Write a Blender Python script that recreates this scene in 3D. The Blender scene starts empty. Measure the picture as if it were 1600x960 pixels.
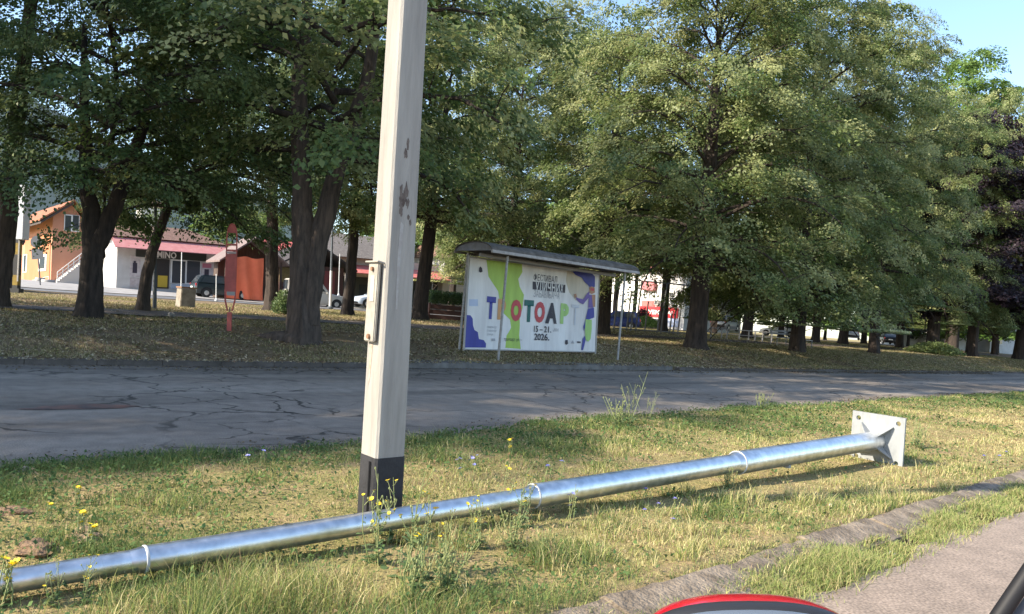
import bpy, bmesh, math, random
import numpy as np
from mathutils import Vector, Matrix

# ------------------------------------------------------------------ camera, sky, sun, exposure
SC = bpy.context.scene
COL = SC.collection
R = math.radians
CH = 1.35                      # camera height (sitting in a car)
FPX = 1200.0                   # focal length in photo pixels (1600 wide)
ROLL, PITCH = R(4.4), R(0.45)
XA = Vector((1, 0, 0)); FW = Vector((0, math.cos(PITCH), math.sin(PITCH))); ZA = Vector((0, -math.sin(PITCH), math.cos(PITCH)))
CR = math.cos(ROLL) * XA + math.sin(ROLL) * ZA
CU = -math.sin(ROLL) * XA + math.cos(ROLL) * ZA
cam = bpy.data.objects.new('camera', bpy.data.cameras.new('camera'))
COL.objects.link(cam)
cam.data.sensor_width = 36; cam.data.lens = 36 * FPX / 1600
cam.data.clip_start = 0.05; cam.data.clip_end = 5000
m3 = Matrix((CR, CU, -FW)).transposed()
cam.matrix_world = Matrix.Translation((0, 0, CH)) @ m3.to_4x4()
SC.camera = cam

SUN_TO = Vector((-0.90, -0.43, 0)).normalized(); SUN_EL = R(33)
world = bpy.data.worlds.new('World'); SC.world = world; world.use_nodes = True
nt = world.node_tree; nt.nodes.clear()
sky = nt.nodes.new('ShaderNodeTexSky'); sky.sky_type = 'NISHITA'; sky.sun_disc = False
sky.sun_elevation = SUN_EL; sky.sun_rotation = math.atan2(SUN_TO.x, SUN_TO.y)
sky.air_density = 1.0; sky.dust_density = 0.8; sky.ozone_density = 2.0
bg = nt.nodes.new('ShaderNodeBackground'); bg.inputs[1].default_value = 0.15
wo = nt.nodes.new('ShaderNodeOutputWorld')
nt.links.new(sky.outputs[0], bg.inputs[0]); nt.links.new(bg.outputs[0], wo.inputs[0])
sl = bpy.data.lights.new('sun', 'SUN'); sl.energy = 4.3; sl.angle = R(0.53); sl.color = (1.0, 0.90, 0.74)
so = bpy.data.objects.new('sun', sl); COL.objects.link(so)
sd = Vector((SUN_TO.x * math.cos(SUN_EL), SUN_TO.y * math.cos(SUN_EL), math.sin(SUN_EL)))
so.rotation_euler = sd.to_track_quat('Z', 'Y').to_euler(); so.location = (-30, -20, 40)
SC.view_settings.view_transform = 'Standard'; SC.view_settings.look = 'None'
SC.view_settings.exposure = 1.38; SC.view_settings.gamma = 1.0
SC.view_settings.use_curve_mapping = False
SC.render.engine = 'CYCLES'
SC.cycles.max_bounces = 6; SC.cycles.diffuse_bounces = 3; SC.cycles.glossy_bounces = 3
SC.cycles.transmission_bounces = 5; SC.cycles.transparent_max_bounces = 6
SC.cycles.use_denoising = True

# ------------------------------------------------------------------ coordinates
def px(x, y, d):
    """photo pixel at depth d (metres along the optical axis) -> world point"""
    return Vector((0, 0, CH)) + d * (FW + (x - 800) / FPX * CR - (y - 480) / FPX * CU)
AZ = R(46.95)
DS = np.array([math.sin(AZ), math.cos(AZ)]); DN = np.array([-math.cos(AZ), math.sin(AZ)])   # along / across the road
def sn(s, n, z=0.0):
    p = s * DS + n * DN
    return Vector((p[0], p[1], z))
def to_sn(p):
    return float(p[0] * DS[0] + p[1] * DS[1]), float(p[0] * DN[0] + p[1] * DN[1])
ROT = math.atan2(DS[1], DS[0])       # z rotation that turns local x along the road

def wob(s, n, f=1.0, k=0.0):
    return (np.sin(s * 1.3 * f + k) * np.cos(n * 1.7 * f + 1.3 * k) + 0.6 * np.sin(s * 2.9 * f - n * 2.3 * f + k * 2) + 0.4 * np.sin(s * 5.3 * f + n * 4.7 * f + k * 3)) / 2
def near_edge(s):                     # edge of the verge against the road
    s = np.asarray(s, float)
    return 6.22 + 0.75 * np.clip((s - 3.5) / 6, 0, 1) + 0.10 * np.sin(s * 1.1) + 0.06 * np.sin(s * 3.7 + 1)
def gz(s, n):
    """height of the ground"""
    s = np.asarray(s, float); n = np.asarray(n, float)
    z = np.full(np.broadcast(s, n).shape, -0.06)
    v = (n > 2.27) & (n < near_edge(s) + 0.02)
    z = np.where(v, 0.012 + (0.016 + 0.016 * wob(s, n, 0.8)) * np.clip((near_edge(s) - n) / 0.6, 0, 1) + 0.02 * np.clip((2.6 - n) / .3, 0, 1), z)
    b = n > 13.66
    t1 = np.clip((n - 13.66) / 3.4, 0, 1); t1 = t1 * t1 * (3 - 2 * t1)
    t2 = np.clip((n - 17) / 10, 0, 1)
    up = np.clip(s, 0, 60)
    zb = 0.09 + t1 * (0.30 + 0.0055 * up) + t2 * 0.22 + 0.03 * wob(s, n, 0.5)
    zb = zb + np.clip((n - 46) / 10, 0, 1) * 0.35 * np.clip((30 - s) / 20, 0, 1)
    return np.where(b, zb, z)
def gzf(p):
    s, n = to_sn(p); return float(gz(s, n))
def on_ground(x, y):
    """photo pixel -> point where its ray meets the ground (march)"""
    q = px(x, y, 1.0) - Vector((0, 0, CH)); t = 2.0
    while t < 120:
        p = Vector((0, 0, CH)) + q * t
        s, n = to_sn(p)
        g = max(float(gz(s, n)), 0.0 if 6.6 < n < 13.6 else -1)
        if p.z <= g: return p
        t *= 1.004
    return p
def at_n(x, n):
    """ground point on the picture column x (taken at the horizon) at road distance n"""
    y = 486 + 0.077 * (x - 800)
    q = px(x, y, 1.0); k = to_sn(q)[1]
    p = px(x, y, n / k); p.z = gzf(p); return p

# ------------------------------------------------------------------ materials
def mat(name, col, rough=0.7, metal=0.0, var=0.0, scale=8.0, col2=None, bump=0.0, bscale=60.0, spec=0.5, detail=6, stretch=None, trans=0.0, sheen=0.0, contrast=(0.35, 0.65)):
    m = bpy.data.materials.new(name); m.use_nodes = True
    t = m.node_tree; N = t.nodes; L = t.links; b = N['Principled BSDF']
    b.inputs['Roughness'].default_value = rough; b.inputs['Metallic'].default_value = metal
    b.inputs['Specular IOR Level'].default_value = spec
    c4 = (*col, 1)
    b.inputs['Base Color'].default_value = c4
    if trans: b.inputs['Transmission Weight'].default_value = trans
    if col2 is None and var: col2 = tuple(max(0, c * (1 - var)) for c in col)
    if col2 is not None or bump:
        tc = N.new('ShaderNodeTexCoord'); mp = N.new('ShaderNodeMapping')
        L.new(tc.outputs['Object'], mp.inputs[0])
        if stretch: mp.inputs['Scale'].default_value = stretch
    if col2 is not None:
        ns = N.new('ShaderNodeTexNoise'); ns.inputs['Scale'].default_value = scale; ns.inputs['Detail'].default_value = detail
        ns.inputs['Roughness'].default_value = 0.65
        cr = N.new('ShaderNodeValToRGB'); cr.color_ramp.elements[0].position = contrast[0]; cr.color_ramp.elements[1].position = contrast[1]
        cr.color_ramp.elements[0].color = c4; cr.color_ramp.elements[1].color = (*col2, 1)
        L.new(mp.outputs[0], ns.inputs['Vector']); L.new(ns.outputs['Fac'], cr.inputs[0]); L.new(cr.outputs[0], b.inputs['Base Color'])
    if bump:
        n2 = N.new('ShaderNodeTexNoise'); n2.inputs['Scale'].default_value = bscale; n2.inputs['Detail'].default_value = 4
        bp = N.new('ShaderNodeBump'); bp.inputs['Strength'].default_value = bump; bp.inputs['Distance'].default_value = 0.02
        L.new(mp.outputs[0], n2.inputs['Vector']); L.new(n2.outputs['Fac'], bp.inputs['Height']); L.new(bp.outputs[0], b.inputs['Normal'])
    return m

def leaf_mat(name, c1, c2, c3, tl=0.3, rough=0.5):
    """foliage: colour varies leaf by leaf (random per island) plus a tone attribute for pale flowering tips and painted-in sunlit highlights"""
    m = bpy.data.materials.new(name); m.use_nodes = True
    t = m.node_tree; N = t.nodes; L = t.links; b = N['Principled BSDF']; out = N['Material Output']
    g = N.new('ShaderNodeNewGeometry'); at = N.new('ShaderNodeAttribute'); at.attribute_name = 'tone'
    cr = N.new('ShaderNodeValToRGB'); cr.color_ramp.elements[0].color = (*c1, 1); cr.color_ramp.elements[1].color = (*c2, 1)
    mx = N.new('ShaderNodeMix'); mx.data_type = 'RGBA'; mx.inputs[7].default_value = (*c3, 1)
    L.new(g.outputs['Random Per Island'], cr.inputs[0]); L.new(cr.outputs[0], mx.inputs[6]); L.new(at.outputs['Fac'], mx.inputs[0])
    L.new(mx.outputs[2], b.inputs['Base Color']); b.inputs['Roughness'].default_value = rough; b.inputs['Specular IOR Level'].default_value = 0.35
    tr = N.new('ShaderNodeBsdfTranslucent'); hs = N.new('ShaderNodeHueSaturation'); hs.inputs['Value'].default_value = 1.3; hs.inputs['Hue'].default_value = 0.485
    L.new(mx.outputs[2], hs.inputs['Color']); L.new(hs.outputs[0], tr.inputs[0])
    ms = N.new('ShaderNodeMixShader'); ms.inputs[0].default_value = tl
    L.new(b.outputs[0], ms.inputs[1]); L.new(tr.outputs[0], ms.inputs[2]); L.new(ms.outputs[0], out.inputs[0])
    return m

def attr_mat(name, attr, rough=0.8, tl=0.0):
    m = bpy.data.materials.new(name); m.use_nodes = True
    t = m.node_tree; N = t.nodes; L = t.links; b = N['Principled BSDF']; out = N['Material Output']
    at = N.new('ShaderNodeAttribute'); at.attribute_name = attr
    L.new(at.outputs['Color'], b.inputs['Base Color']); b.inputs['Roughness'].default_value = rough; b.inputs['Specular IOR Level'].default_value = 0.25
    if tl:
        tr = N.new('ShaderNodeBsdfTranslucent'); L.new(at.outputs['Color'], tr.inputs[0])
        ms = N.new('ShaderNodeMixShader'); ms.inputs[0].default_value = tl
        L.new(b.outputs[0], ms.inputs[1]); L.new(tr.outputs[0], ms.inputs[2]); L.new(ms.outputs[0], out.inputs[0])
    return m

# ------------------------------------------------------------------ mesh builder and tagging
class MB:
    def __init__(s): s.v = []; s.f = []
    def add(s, vs, fs):
        o = len(s.v); s.v += [tuple(v) for v in vs]; s.f += [tuple(i + o for i in f) for f in fs]; return s
    def box(s, c, size, M=None, taper=1.0):
        hx, hy, hz = size[0] / 2, size[1] / 2, size[2] / 2
        vs = [Vector((x * hx * (taper if z > 0 else 1), y * hy * (taper if z > 0 else 1), z * hz)) for z in (-1, 1) for x, y in ((-1, -1), (1, -1), (1, 1), (-1, 1))]
        if M is not None: vs = [M @ v for v in vs]
        vs = [v + Vector(c) for v in vs]
        return s.add(vs, [(3, 2, 1, 0), (4, 5, 6, 7), (0, 1, 5, 4), (1, 2, 6, 5), (2, 3, 7, 6), (3, 0, 4, 7)])
    def span(s, a, b):
        a, b = Vector(a), Vector(b)
        lo = Vector(map(min, a, b)); hi = Vector(map(max, a, b))
        return s.box((lo + hi) / 2, hi - lo)
    def hexa(s, lo4, hi4):
        return s.add(list(lo4) + list(hi4), [(3, 2, 1, 0), (4, 5, 6, 7), (0, 1, 5, 4), (1, 2, 6, 5), (2, 3, 7, 6), (3, 0, 4, 7)])
    def prism(s, pts, off):
        """polygon pts extruded by vector off"""
        n = len(pts); off = Vector(off); a = [Vector(p) for p in pts]; b = [p + off for p in a]
        return s.add(a + b, [tuple(range(n - 1, -1, -1)), tuple(range(n, 2 * n))] + [(i, (i + 1) % n, n + (i + 1) % n, n + i) for i in range(n)])
    def tube(s, pts, rad, seg=8, cap=True, jit=None):
        pts = [Vector(p) for p in pts]; n = len(pts)
        if not hasattr(rad, '__len__'): rad = [rad] * n
        vs = []; prev = None
        for i, p in enumerate(pts):
            t = (pts[min(i + 1, n - 1)] - pts[max(i - 1, 0)]).normalized()
            if prev is None:
                u = t.orthogonal().normalized()
            else:
                u = (prev - t * prev.dot(t)); u = u.normalized() if u.length > 1e-6 else t.orthogonal().normalized()
            prev = u; w = t.cross(u)
            for k in range(seg):
                a = 2 * math.pi * k / seg; rr = rad[i] * (1 + (jit(i, k) if jit else 0))
                vs.append(p + (math.cos(a) * u + math.sin(a) * w) * rr)
        fs = [(i * seg + k, i * seg + (k + 1) % seg, (i + 1) * seg + (k + 1) % seg, (i + 1) * seg + k) for i in range(n - 1) for k in range(seg)]
        if cap: fs += [tuple(range(seg - 1, -1, -1)), tuple(range((n - 1) * seg, n * seg))]
        return s.add(vs, fs)
    def lathe(s, c, prof, seg=20, axis='z'):
        vs = []
        for r, h in prof:
            for k in range(seg):
                a = 2 * math.pi * k / seg; x, y = r * math.cos(a), r * math.sin(a)
                v = Vector((x, y, h)) if axis == 'z' else (Vector((x, h, y)) if axis == 'y' else Vector((h, x, y)))
                vs.append(v + Vector(c))
        n = len(prof)
        fs = [(i * seg + k, i * seg + (k + 1) % seg, (i + 1) * seg + (k + 1) % seg, (i + 1) * seg + k) for i in range(n - 1) for k in range(seg)]
        fs += [tuple(range(seg - 1, -1, -1)), tuple(range((n - 1) * seg, n * seg))]
        return s.add(vs, fs)
    def build(s, name, m, parent=None, world=False, smooth=False, bevel=0.0):
        vs = s.v
        if world and parent is not None:
            inv = parent.matrix_world.inverted(); vs = [tuple(inv @ Vector(v)) for v in vs]
        me = bpy.data.meshes.new(name); me.from_pydata(vs, [], s.f)
        bm = bmesh.new(); bm.from_mesh(me)
        bmesh.ops.recalc_face_normals(bm, faces=bm.faces)
        if bevel:
            es = [e for e in bm.edges if len(e.link_faces) == 2 and e.calc_face_angle(0) > 0.5]
            bmesh.ops.bevel(bm, geom=es, offset=bevel, segments=2, affect='EDGES', clamp_overlap=True)
        bm.to_mesh(me); bm.free()
        if smooth:
            me.polygons.foreach_set('use_smooth', [True] * len(me.polygons))
            me.set_sharp_from_angle(angle=R(40))
        if m: me.materials.append(m)
        o = bpy.data.objects.new(name, me); COL.objects.link(o)
        if parent is not None: o.parent = parent
        return o

def tag(o, label=None, cat=None, group=None, kind=None):
    if label: o['label'] = label
    if cat: o['category'] = cat
    if group: o['group'] = group
    if kind: o['kind'] = kind
    return o
def empty(name, M, label, cat, group=None):
    o = bpy.data.objects.new(name, None); o.empty_display_size = 0.2; COL.objects.link(o)
    if isinstance(M, Matrix):
        o.matrix_basis = M
    else:
        o.location = M
    o.matrix_world = o.matrix_basis.copy() if isinstance(M, Matrix) else Matrix.Translation(M)
    return tag(o, label, cat, group)
def frame(loc, rz=0.0, tilt=0.0):
    return Matrix.Translation(loc) @ Matrix.Rotation(tilt, 4, 'Y') @ Matrix.Rotation(rz, 4, 'Z')
def copy_tree(o, M, label=None, group=None):
    kidmap = {}
    for c in SC.objects:
        if c.parent is not None: kidmap.setdefault(c.parent.name, []).append(c)
    def rec(src, par):
        c = src.copy(); COL.objects.link(c)
        if par is not None: c.parent = par
        for k in kidmap.get(src.name, []): rec(k, c)
        return c
    r = rec(o, None); r.matrix_basis = M
    if label: r['label'] = label
    if group: r['group'] = group
    return r
def np_mesh(name, V, Fc, m, attrs=None, parent=None, smooth=False):
    """numpy verts (n,3) and equal-size faces (k,c)"""
    me = bpy.data.meshes.new(name); nv = len(V); nf, c = Fc.shape
    me.vertices.add(nv); me.vertices.foreach_set('co', np.ascontiguousarray(V, np.float32).ravel())
    me.loops.add(nf * c); me.loops.foreach_set('vertex_index', np.ascontiguousarray(Fc, np.int32).ravel())
    me.polygons.add(nf); me.polygons.foreach_set('loop_start', np.arange(0, nf * c, c, dtype=np.int32))
    me.update(calc_edges=True)
    if smooth: me.polygons.foreach_set('use_smooth', np.ones(nf, bool))
    for an, (typ, val) in (attrs or {}).items():
        a = me.attributes.new(an, typ, 'POINT')
        a.data.foreach_set('color' if typ == 'FLOAT_COLOR' else 'value', np.ascontiguousarray(val, np.float32).ravel())
    if m: me.materials.append(m)
    o = bpy.data.objects.new(name, me); COL.objects.link(o)
    if parent is not None: o.parent = parent
    return o

# ================================================================== GROUND
def ground_sheet():
    ss = np.unique(np.concatenate([np.linspace(-900, -40, 16), np.arange(-40, -4, 1.0), np.arange(-4, 14, 0.16), np.arange(14, 70, 0.6), np.linspace(70, 900, 18)]))
    nn = np.unique(np.concatenate([np.linspace(-900, -20, 10), np.linspace(-20, 1.6, 8), [1.7, 2.0], np.arange(2.1, 7.6, 0.11), np.linspace(7.7, 13.6, 6), np.arange(13.66, 18, 0.16), np.arange(18, 60, 0.6), np.linspace(60, 1200, 24)]))
    S, Nn = np.meshgrid(ss, nn, indexing='ij')
    Z = gz(S, Nn)
    P = S[..., None] * DS + Nn[..., None] * DN
    V = np.concatenate([P, Z[..., None]], -1).reshape(-1, 3)
    a, b = S.shape; idx = np.arange(a * b).reshape(a, b)
    F = np.stack([idx[:-1, :-1], idx[1:, :-1], idx[1:, 1:], idx[:-1, 1:]], -1).reshape(-1, 4)
    n = Nn.reshape(-1)
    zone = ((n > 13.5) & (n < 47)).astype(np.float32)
    m = bpy.data.materials.new('ground soil'); m.use_nodes = True
    t = m.node_tree; N = t.nodes; L = t.links; bsdf = N['Principled BSDF']; bsdf.inputs['Roughness'].default_value = 0.95; bsdf.inputs['Specular IOR Level'].default_value = 0.1
    tc = N.new('ShaderNodeTexCoord')
    def noise(sc, det=6):
        x = N.new('ShaderNodeTexNoise'); x.inputs['Scale'].default_value = sc; x.inputs['Detail'].default_value = det; x.inputs['Roughness'].default_value = 0.7
        L.new(tc.outputs['Object'], x.inputs['Vector']); return x
    def ramp(src, *stops):
        c = N.new('ShaderNodeValToRGB'); e = c.color_ramp.elements
        while len(e) < len(stops): e.new(0.5)
        for q, (p, col) in zip(e, stops): q.position = p; q.color = (*col, 1)
        L.new(src, c.inputs[0]); return c
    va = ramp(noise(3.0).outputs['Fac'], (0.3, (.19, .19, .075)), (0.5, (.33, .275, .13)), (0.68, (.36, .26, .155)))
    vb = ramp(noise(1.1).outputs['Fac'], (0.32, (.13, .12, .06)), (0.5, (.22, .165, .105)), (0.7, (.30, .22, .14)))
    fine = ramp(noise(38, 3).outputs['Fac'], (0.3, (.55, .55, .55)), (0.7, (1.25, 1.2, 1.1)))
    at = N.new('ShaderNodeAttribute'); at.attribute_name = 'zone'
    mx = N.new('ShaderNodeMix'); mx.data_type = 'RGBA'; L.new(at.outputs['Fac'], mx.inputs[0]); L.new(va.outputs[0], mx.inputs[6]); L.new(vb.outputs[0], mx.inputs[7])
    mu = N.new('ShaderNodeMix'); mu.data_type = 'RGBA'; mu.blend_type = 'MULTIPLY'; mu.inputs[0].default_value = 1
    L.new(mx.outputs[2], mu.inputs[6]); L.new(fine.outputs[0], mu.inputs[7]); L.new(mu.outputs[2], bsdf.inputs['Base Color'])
    bp = N.new('ShaderNodeBump'); bp.inputs['Strength'].default_value = 0.8; bp.inputs['Distance'].default_value = 0.03
    L.new(noise(30, 5).outputs['Fac'], bp.inputs['Height']); L.new(bp.outputs[0], bsdf.inputs['Normal'])
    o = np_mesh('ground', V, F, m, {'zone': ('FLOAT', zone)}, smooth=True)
    tag(o, kind='structure')
ground_sheet()

def strip(name, m, edge0, edge1, s_list, z, kind='structure', cols=1, zf=None):
    """sheet between two edges n = edge(s)"""
    V = []; F = []
    for i, s in enumerate(s_list):
        a = edge0(s) if callable(edge0) else edge0; b = edge1(s) if callable(edge1) else edge1
        for k in range(cols + 1):
            n = a + (b - a) * k / cols
            p = sn(s, n); zz = z(s, n) if callable(z) else z
            V.append((p.x, p.y, zz))
    c = cols + 1
    for i in range(len(s_list) - 1):
        for k in range(cols): F.append((i * c + k, (i + 1) * c + k, (i + 1) * c + k + 1, i * c + k + 1))
    o = np_mesh(name, np.array(V), np.array(F), m, smooth=True)
    return tag(o, kind=kind)

def asphalt(name, base, light, crack, crack_scale, agg):
    m = bpy.data.materials.new(name); m.use_nodes = True
    t = m.node_tree; N = t.nodes; L = t.links; b = N['Principled BSDF']; b.inputs['Roughness'].default_value = 0.75; b.inputs['Specular IOR Level'].default_value = 0.35
    tc = N.new('ShaderNodeTexCoord')
    rotm = N.new('ShaderNodeMapping'); rotm.inputs['Rotation'].default_value = (0, 0, -ROT); L.new(tc.outputs['Object'], rotm.inputs[0])
    def noise(sc, det=6, vec=None, stretch=None):
        x = N.new('ShaderNodeTexNoise'); x.inputs['Scale'].default_value = sc; x.inputs['Detail'].default_value = det
        src = rotm.outputs[0]
        if stretch:
            mp = N.new('ShaderNodeMapping'); mp.inputs['Scale'].default_value = stretch; L.new(src, mp.inputs[0]); src = mp.outputs[0]
        L.new(src, x.inputs['Vector']); return x
    def ramp(src, *stops):
        c = N.new('ShaderNodeValToRGB'); e = c.color_ramp.elements
        while len(e) < len(stops): e.new(0.5)
        for q, (p, col) in zip(e, stops): q.position = p; q.color = (*col, 1) if hasattr(col, '__len__') else (col, col, col, 1)
        L.new(src, c.inputs[0]); return c
    def mul(a, c, fac=1.0):
        q = N.new('ShaderNodeMix'); q.data_type = 'RGBA'; q.blend_type = 'MULTIPLY'; q.inputs[0].default_value = fac
        L.new(a, q.inputs[6]); L.new(c, q.inputs[7]); return q.outputs[2]
    col = ramp(noise(0.55, 5, stretch=(0.25, 1, 1)).outputs['Fac'], (0.35, base), (0.65, light)).outputs[0]
    col = mul(col, ramp(noise(agg, 2).outputs['Fac'], (0.3, .6), (0.7, 1.35)).outputs[0])
    col = mul(col, ramp(noise(5, 6).outputs['Fac'], (0.35, .82), (0.65, 1.1)).outputs[0])
    if crack:
        # wheel-track wear along the lane, then cracks: two voronoi nets bent by noise and broken up by a mask
        col = mul(col, ramp(noise(0.9, 4, stretch=(0.06, 1.0, 1)).outputs['Fac'], (0.38, .62), (0.55, 1.08)).outputs[0])
        w = noise(1.6, 4); ad = N.new('ShaderNodeVectorMath'); ad.operation = 'MULTIPLY_ADD'
        L.new(w.outputs['Color'], ad.inputs[0]); ad.inputs[1].default_value = (0.9, 0.9, 0.0); L.new(rotm.outputs[0], ad.inputs[2])
        for sc, wd, lo, hi in ((crack_scale, 0.020, .42, .52), (crack_scale * 2.4, 0.034, .50, .58)):
            vo = N.new('ShaderNodeTexVoronoi'); vo.feature = 'DISTANCE_TO_EDGE'; vo.inputs['Scale'].default_value = sc; vo.voronoi_dimensions = '2D'
            L.new(ad.outputs[0], vo.inputs['Vector'])
            line = ramp(vo.outputs['Distance'], (wd * 0.4, .12), (wd, 1.0))
            mask = ramp(noise(0.35 * crack_scale / 0.55, 3).outputs['Fac'], (lo, 0.0), (hi, .85))
            q = N.new('ShaderNodeMix'); q.data_type = 'RGBA'; q.blend_type = 'MULTIPLY'
            L.new(mask.outputs[0], q.inputs[0]); L.new(col, q.inputs[6]); L.new(line.outputs[0], q.inputs[7]); col = q.outputs[2]
    L.new(col, b.inputs['Base Color'])
    bp = N.new('ShaderNodeBump'); bp.inputs['Strength'].default_value = 0.35; bp.inputs['Distance'].default_value = 0.008
    L.new(noise(agg, 3).outputs['Fac'], bp.inputs['Height']); L.new(bp.outputs[0], b.inputs['Normal'])
    return m
road_s = list(np.concatenate([[-900, -100, -40], np.arange(-20, 40, 0.5), [50, 70, 100, 900]]))
strip('road', asphalt('road asphalt', (.200, .166, .134), (.275, .234, .192), True, 0.55, 90), 5.9, 13.56, road_s, 0.0)
strip('car_lane', asphalt('car lane asphalt', (.24, .185, .143), (.30, .235, .185), False, 1, 60), -6.0, lambda s: 1.80 + 0.05 * math.sin(s * 2.3) + 0.03 * math.sin(s * 7.1), list(np.concatenate([[-900, -60], np.arange(-10, 30, 0.12), [60, 900]])), 0.0)
M_CONC = mat('worn concrete', (.25, .20, .15), .95, col2=(.11, .085, .06), scale=5, contrast=(.40, .60), bump=1.0, bscale=45)
# worn near kerb: real raised strip broken into stones
def near_kerb():
    mb = MB(); rnd = random.Random(3); s = -8.0
    while s < 60:
        ln = 0.98; h = 0.006 + rnd.uniform(-.007, .008); o = rnd.uniform(-.02, .02)
        sec = [(1.98 + o, -.06), (1.985 + o, h * .8), (2.01 + o, h + .006), (2.13 + o, h + .03), (2.25 + o, h + .052), (2.30 + o, h + .03)]
        k = 12; V = []
        for i in range(k + 1):
            ss = s + ln * i / k
            for n, z in sec:
                p = sn(ss, n + .018 * math.sin(ss * 3.1) + rnd.uniform(-.006, .006)); V.append((p.x, p.y, z + (rnd.uniform(-.009, .007) if z > 0 else 0)))
        F = [(i * 6 + j, (i + 1) * 6 + j, (i + 1) * 6 + j + 1, i * 6 + j + 1) for i in range(k) for j in range(5)]
        F += [tuple(range(5, -1, -1)), tuple(range(k * 6, k * 6 + 6))]
        mb.add(V, F); s += ln + 0.006
    tag(mb.build('kerb', M_CONC, smooth=True), kind='structure')
near_kerb()
def far_kerb():
    mb = MB(); s = -60.0; rnd = random.Random(8)
    while s < 120:
        ln = 1.0; h = 0.10 + rnd.uniform(-.015, .01)
        if not (9.6 < s < 19.4):
            a = [sn(s, 13.52), sn(s + ln, 13.52), sn(s + ln, 13.68), sn(s, 13.68)]
            mb.hexa([(p.x, p.y, -.05) for p in a], [(p.x, p.y, h) for p in a])
        s += ln + .01
    tag(mb.build('kerb', mat('dirty kerb', (.13, .11, .095), .9, col2=(.07, .06, .05), scale=3, bump=.4)), kind='structure')
far_kerb()
def stop_slab():
    mb = MB()
    a = [sn(9.6, 13.5), sn(19.4, 13.5), sn(19.4, 14.25), sn(9.6, 14.25)]
    mb.hexa([(p.x, p.y, -.05) for p in a], [(p.x, p.y, .13) for p in a])
    tag(mb.build('pavement', mat('stop platform', (.20, .185, .165), .9, col2=(.11, .10, .09), scale=3.5, bump=.4), bevel=.012), kind='structure')
stop_slab()
M_PATH = mat('path asphalt', (.10, .075, .06), .95, col2=(.06, .045, .036), scale=2, bump=.4)
strip('path', M_PATH, lambda s: 21.6 + .15 * math.sin(s * .7), lambda s: 23.6 + .15 * math.sin(s * .8 + 1), list(np.arange(-60, 120, 1.0)), lambda s, n: float(gz(s, n)) + .03, cols=6)
M_PAVE = mat('pale paving', (.33, .31, .29), .9, col2=(.24, .225, .21), scale=1.5)
strip('pavement', M_PAVE, 47.0, 70.0, list(np.arange(-60, 34, 2.0)), lambda s, n: float(gz(s, n)) + .05, cols=24)
strip('road', mat('back street', (.10, .10, .105), .85, col2=(.15, .145, .14), scale=.6), 42.0, 47.0, list(np.arange(-60, 150, 2.0)), lambda s, n: float(gz(s, n)) + .02, cols=6)

# wooded hill beyond the houses, distance haze put into its bluish colour
def hill():
    ss = np.linspace(-700, 500, 60); nn = np.linspace(300, 1150, 40)
    S, Nn = np.meshgrid(ss, nn, indexing='ij')
    Z = -3 + 135 * np.exp(-((Nn - 800) / 240) ** 2) * np.exp(-((S - 180) / 320) ** 2) * (1 + .15 * np.sin(S / 60) + .1 * np.sin(Nn / 45 + S / 30))
    P = S[..., None] * DS + Nn[..., None] * DN
    V = np.concatenate([P, Z[..., None]], -1).reshape(-1, 3); a, b = S.shape; idx = np.arange(a * b).reshape(a, b)
    F = np.stack([idx[:-1, :-1], idx[1:, :-1], idx[1:, 1:], idx[:-1, 1:]], -1).reshape(-1, 4)
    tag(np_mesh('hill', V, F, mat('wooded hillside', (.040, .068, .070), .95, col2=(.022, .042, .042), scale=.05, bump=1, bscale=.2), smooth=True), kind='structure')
hill()

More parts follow.
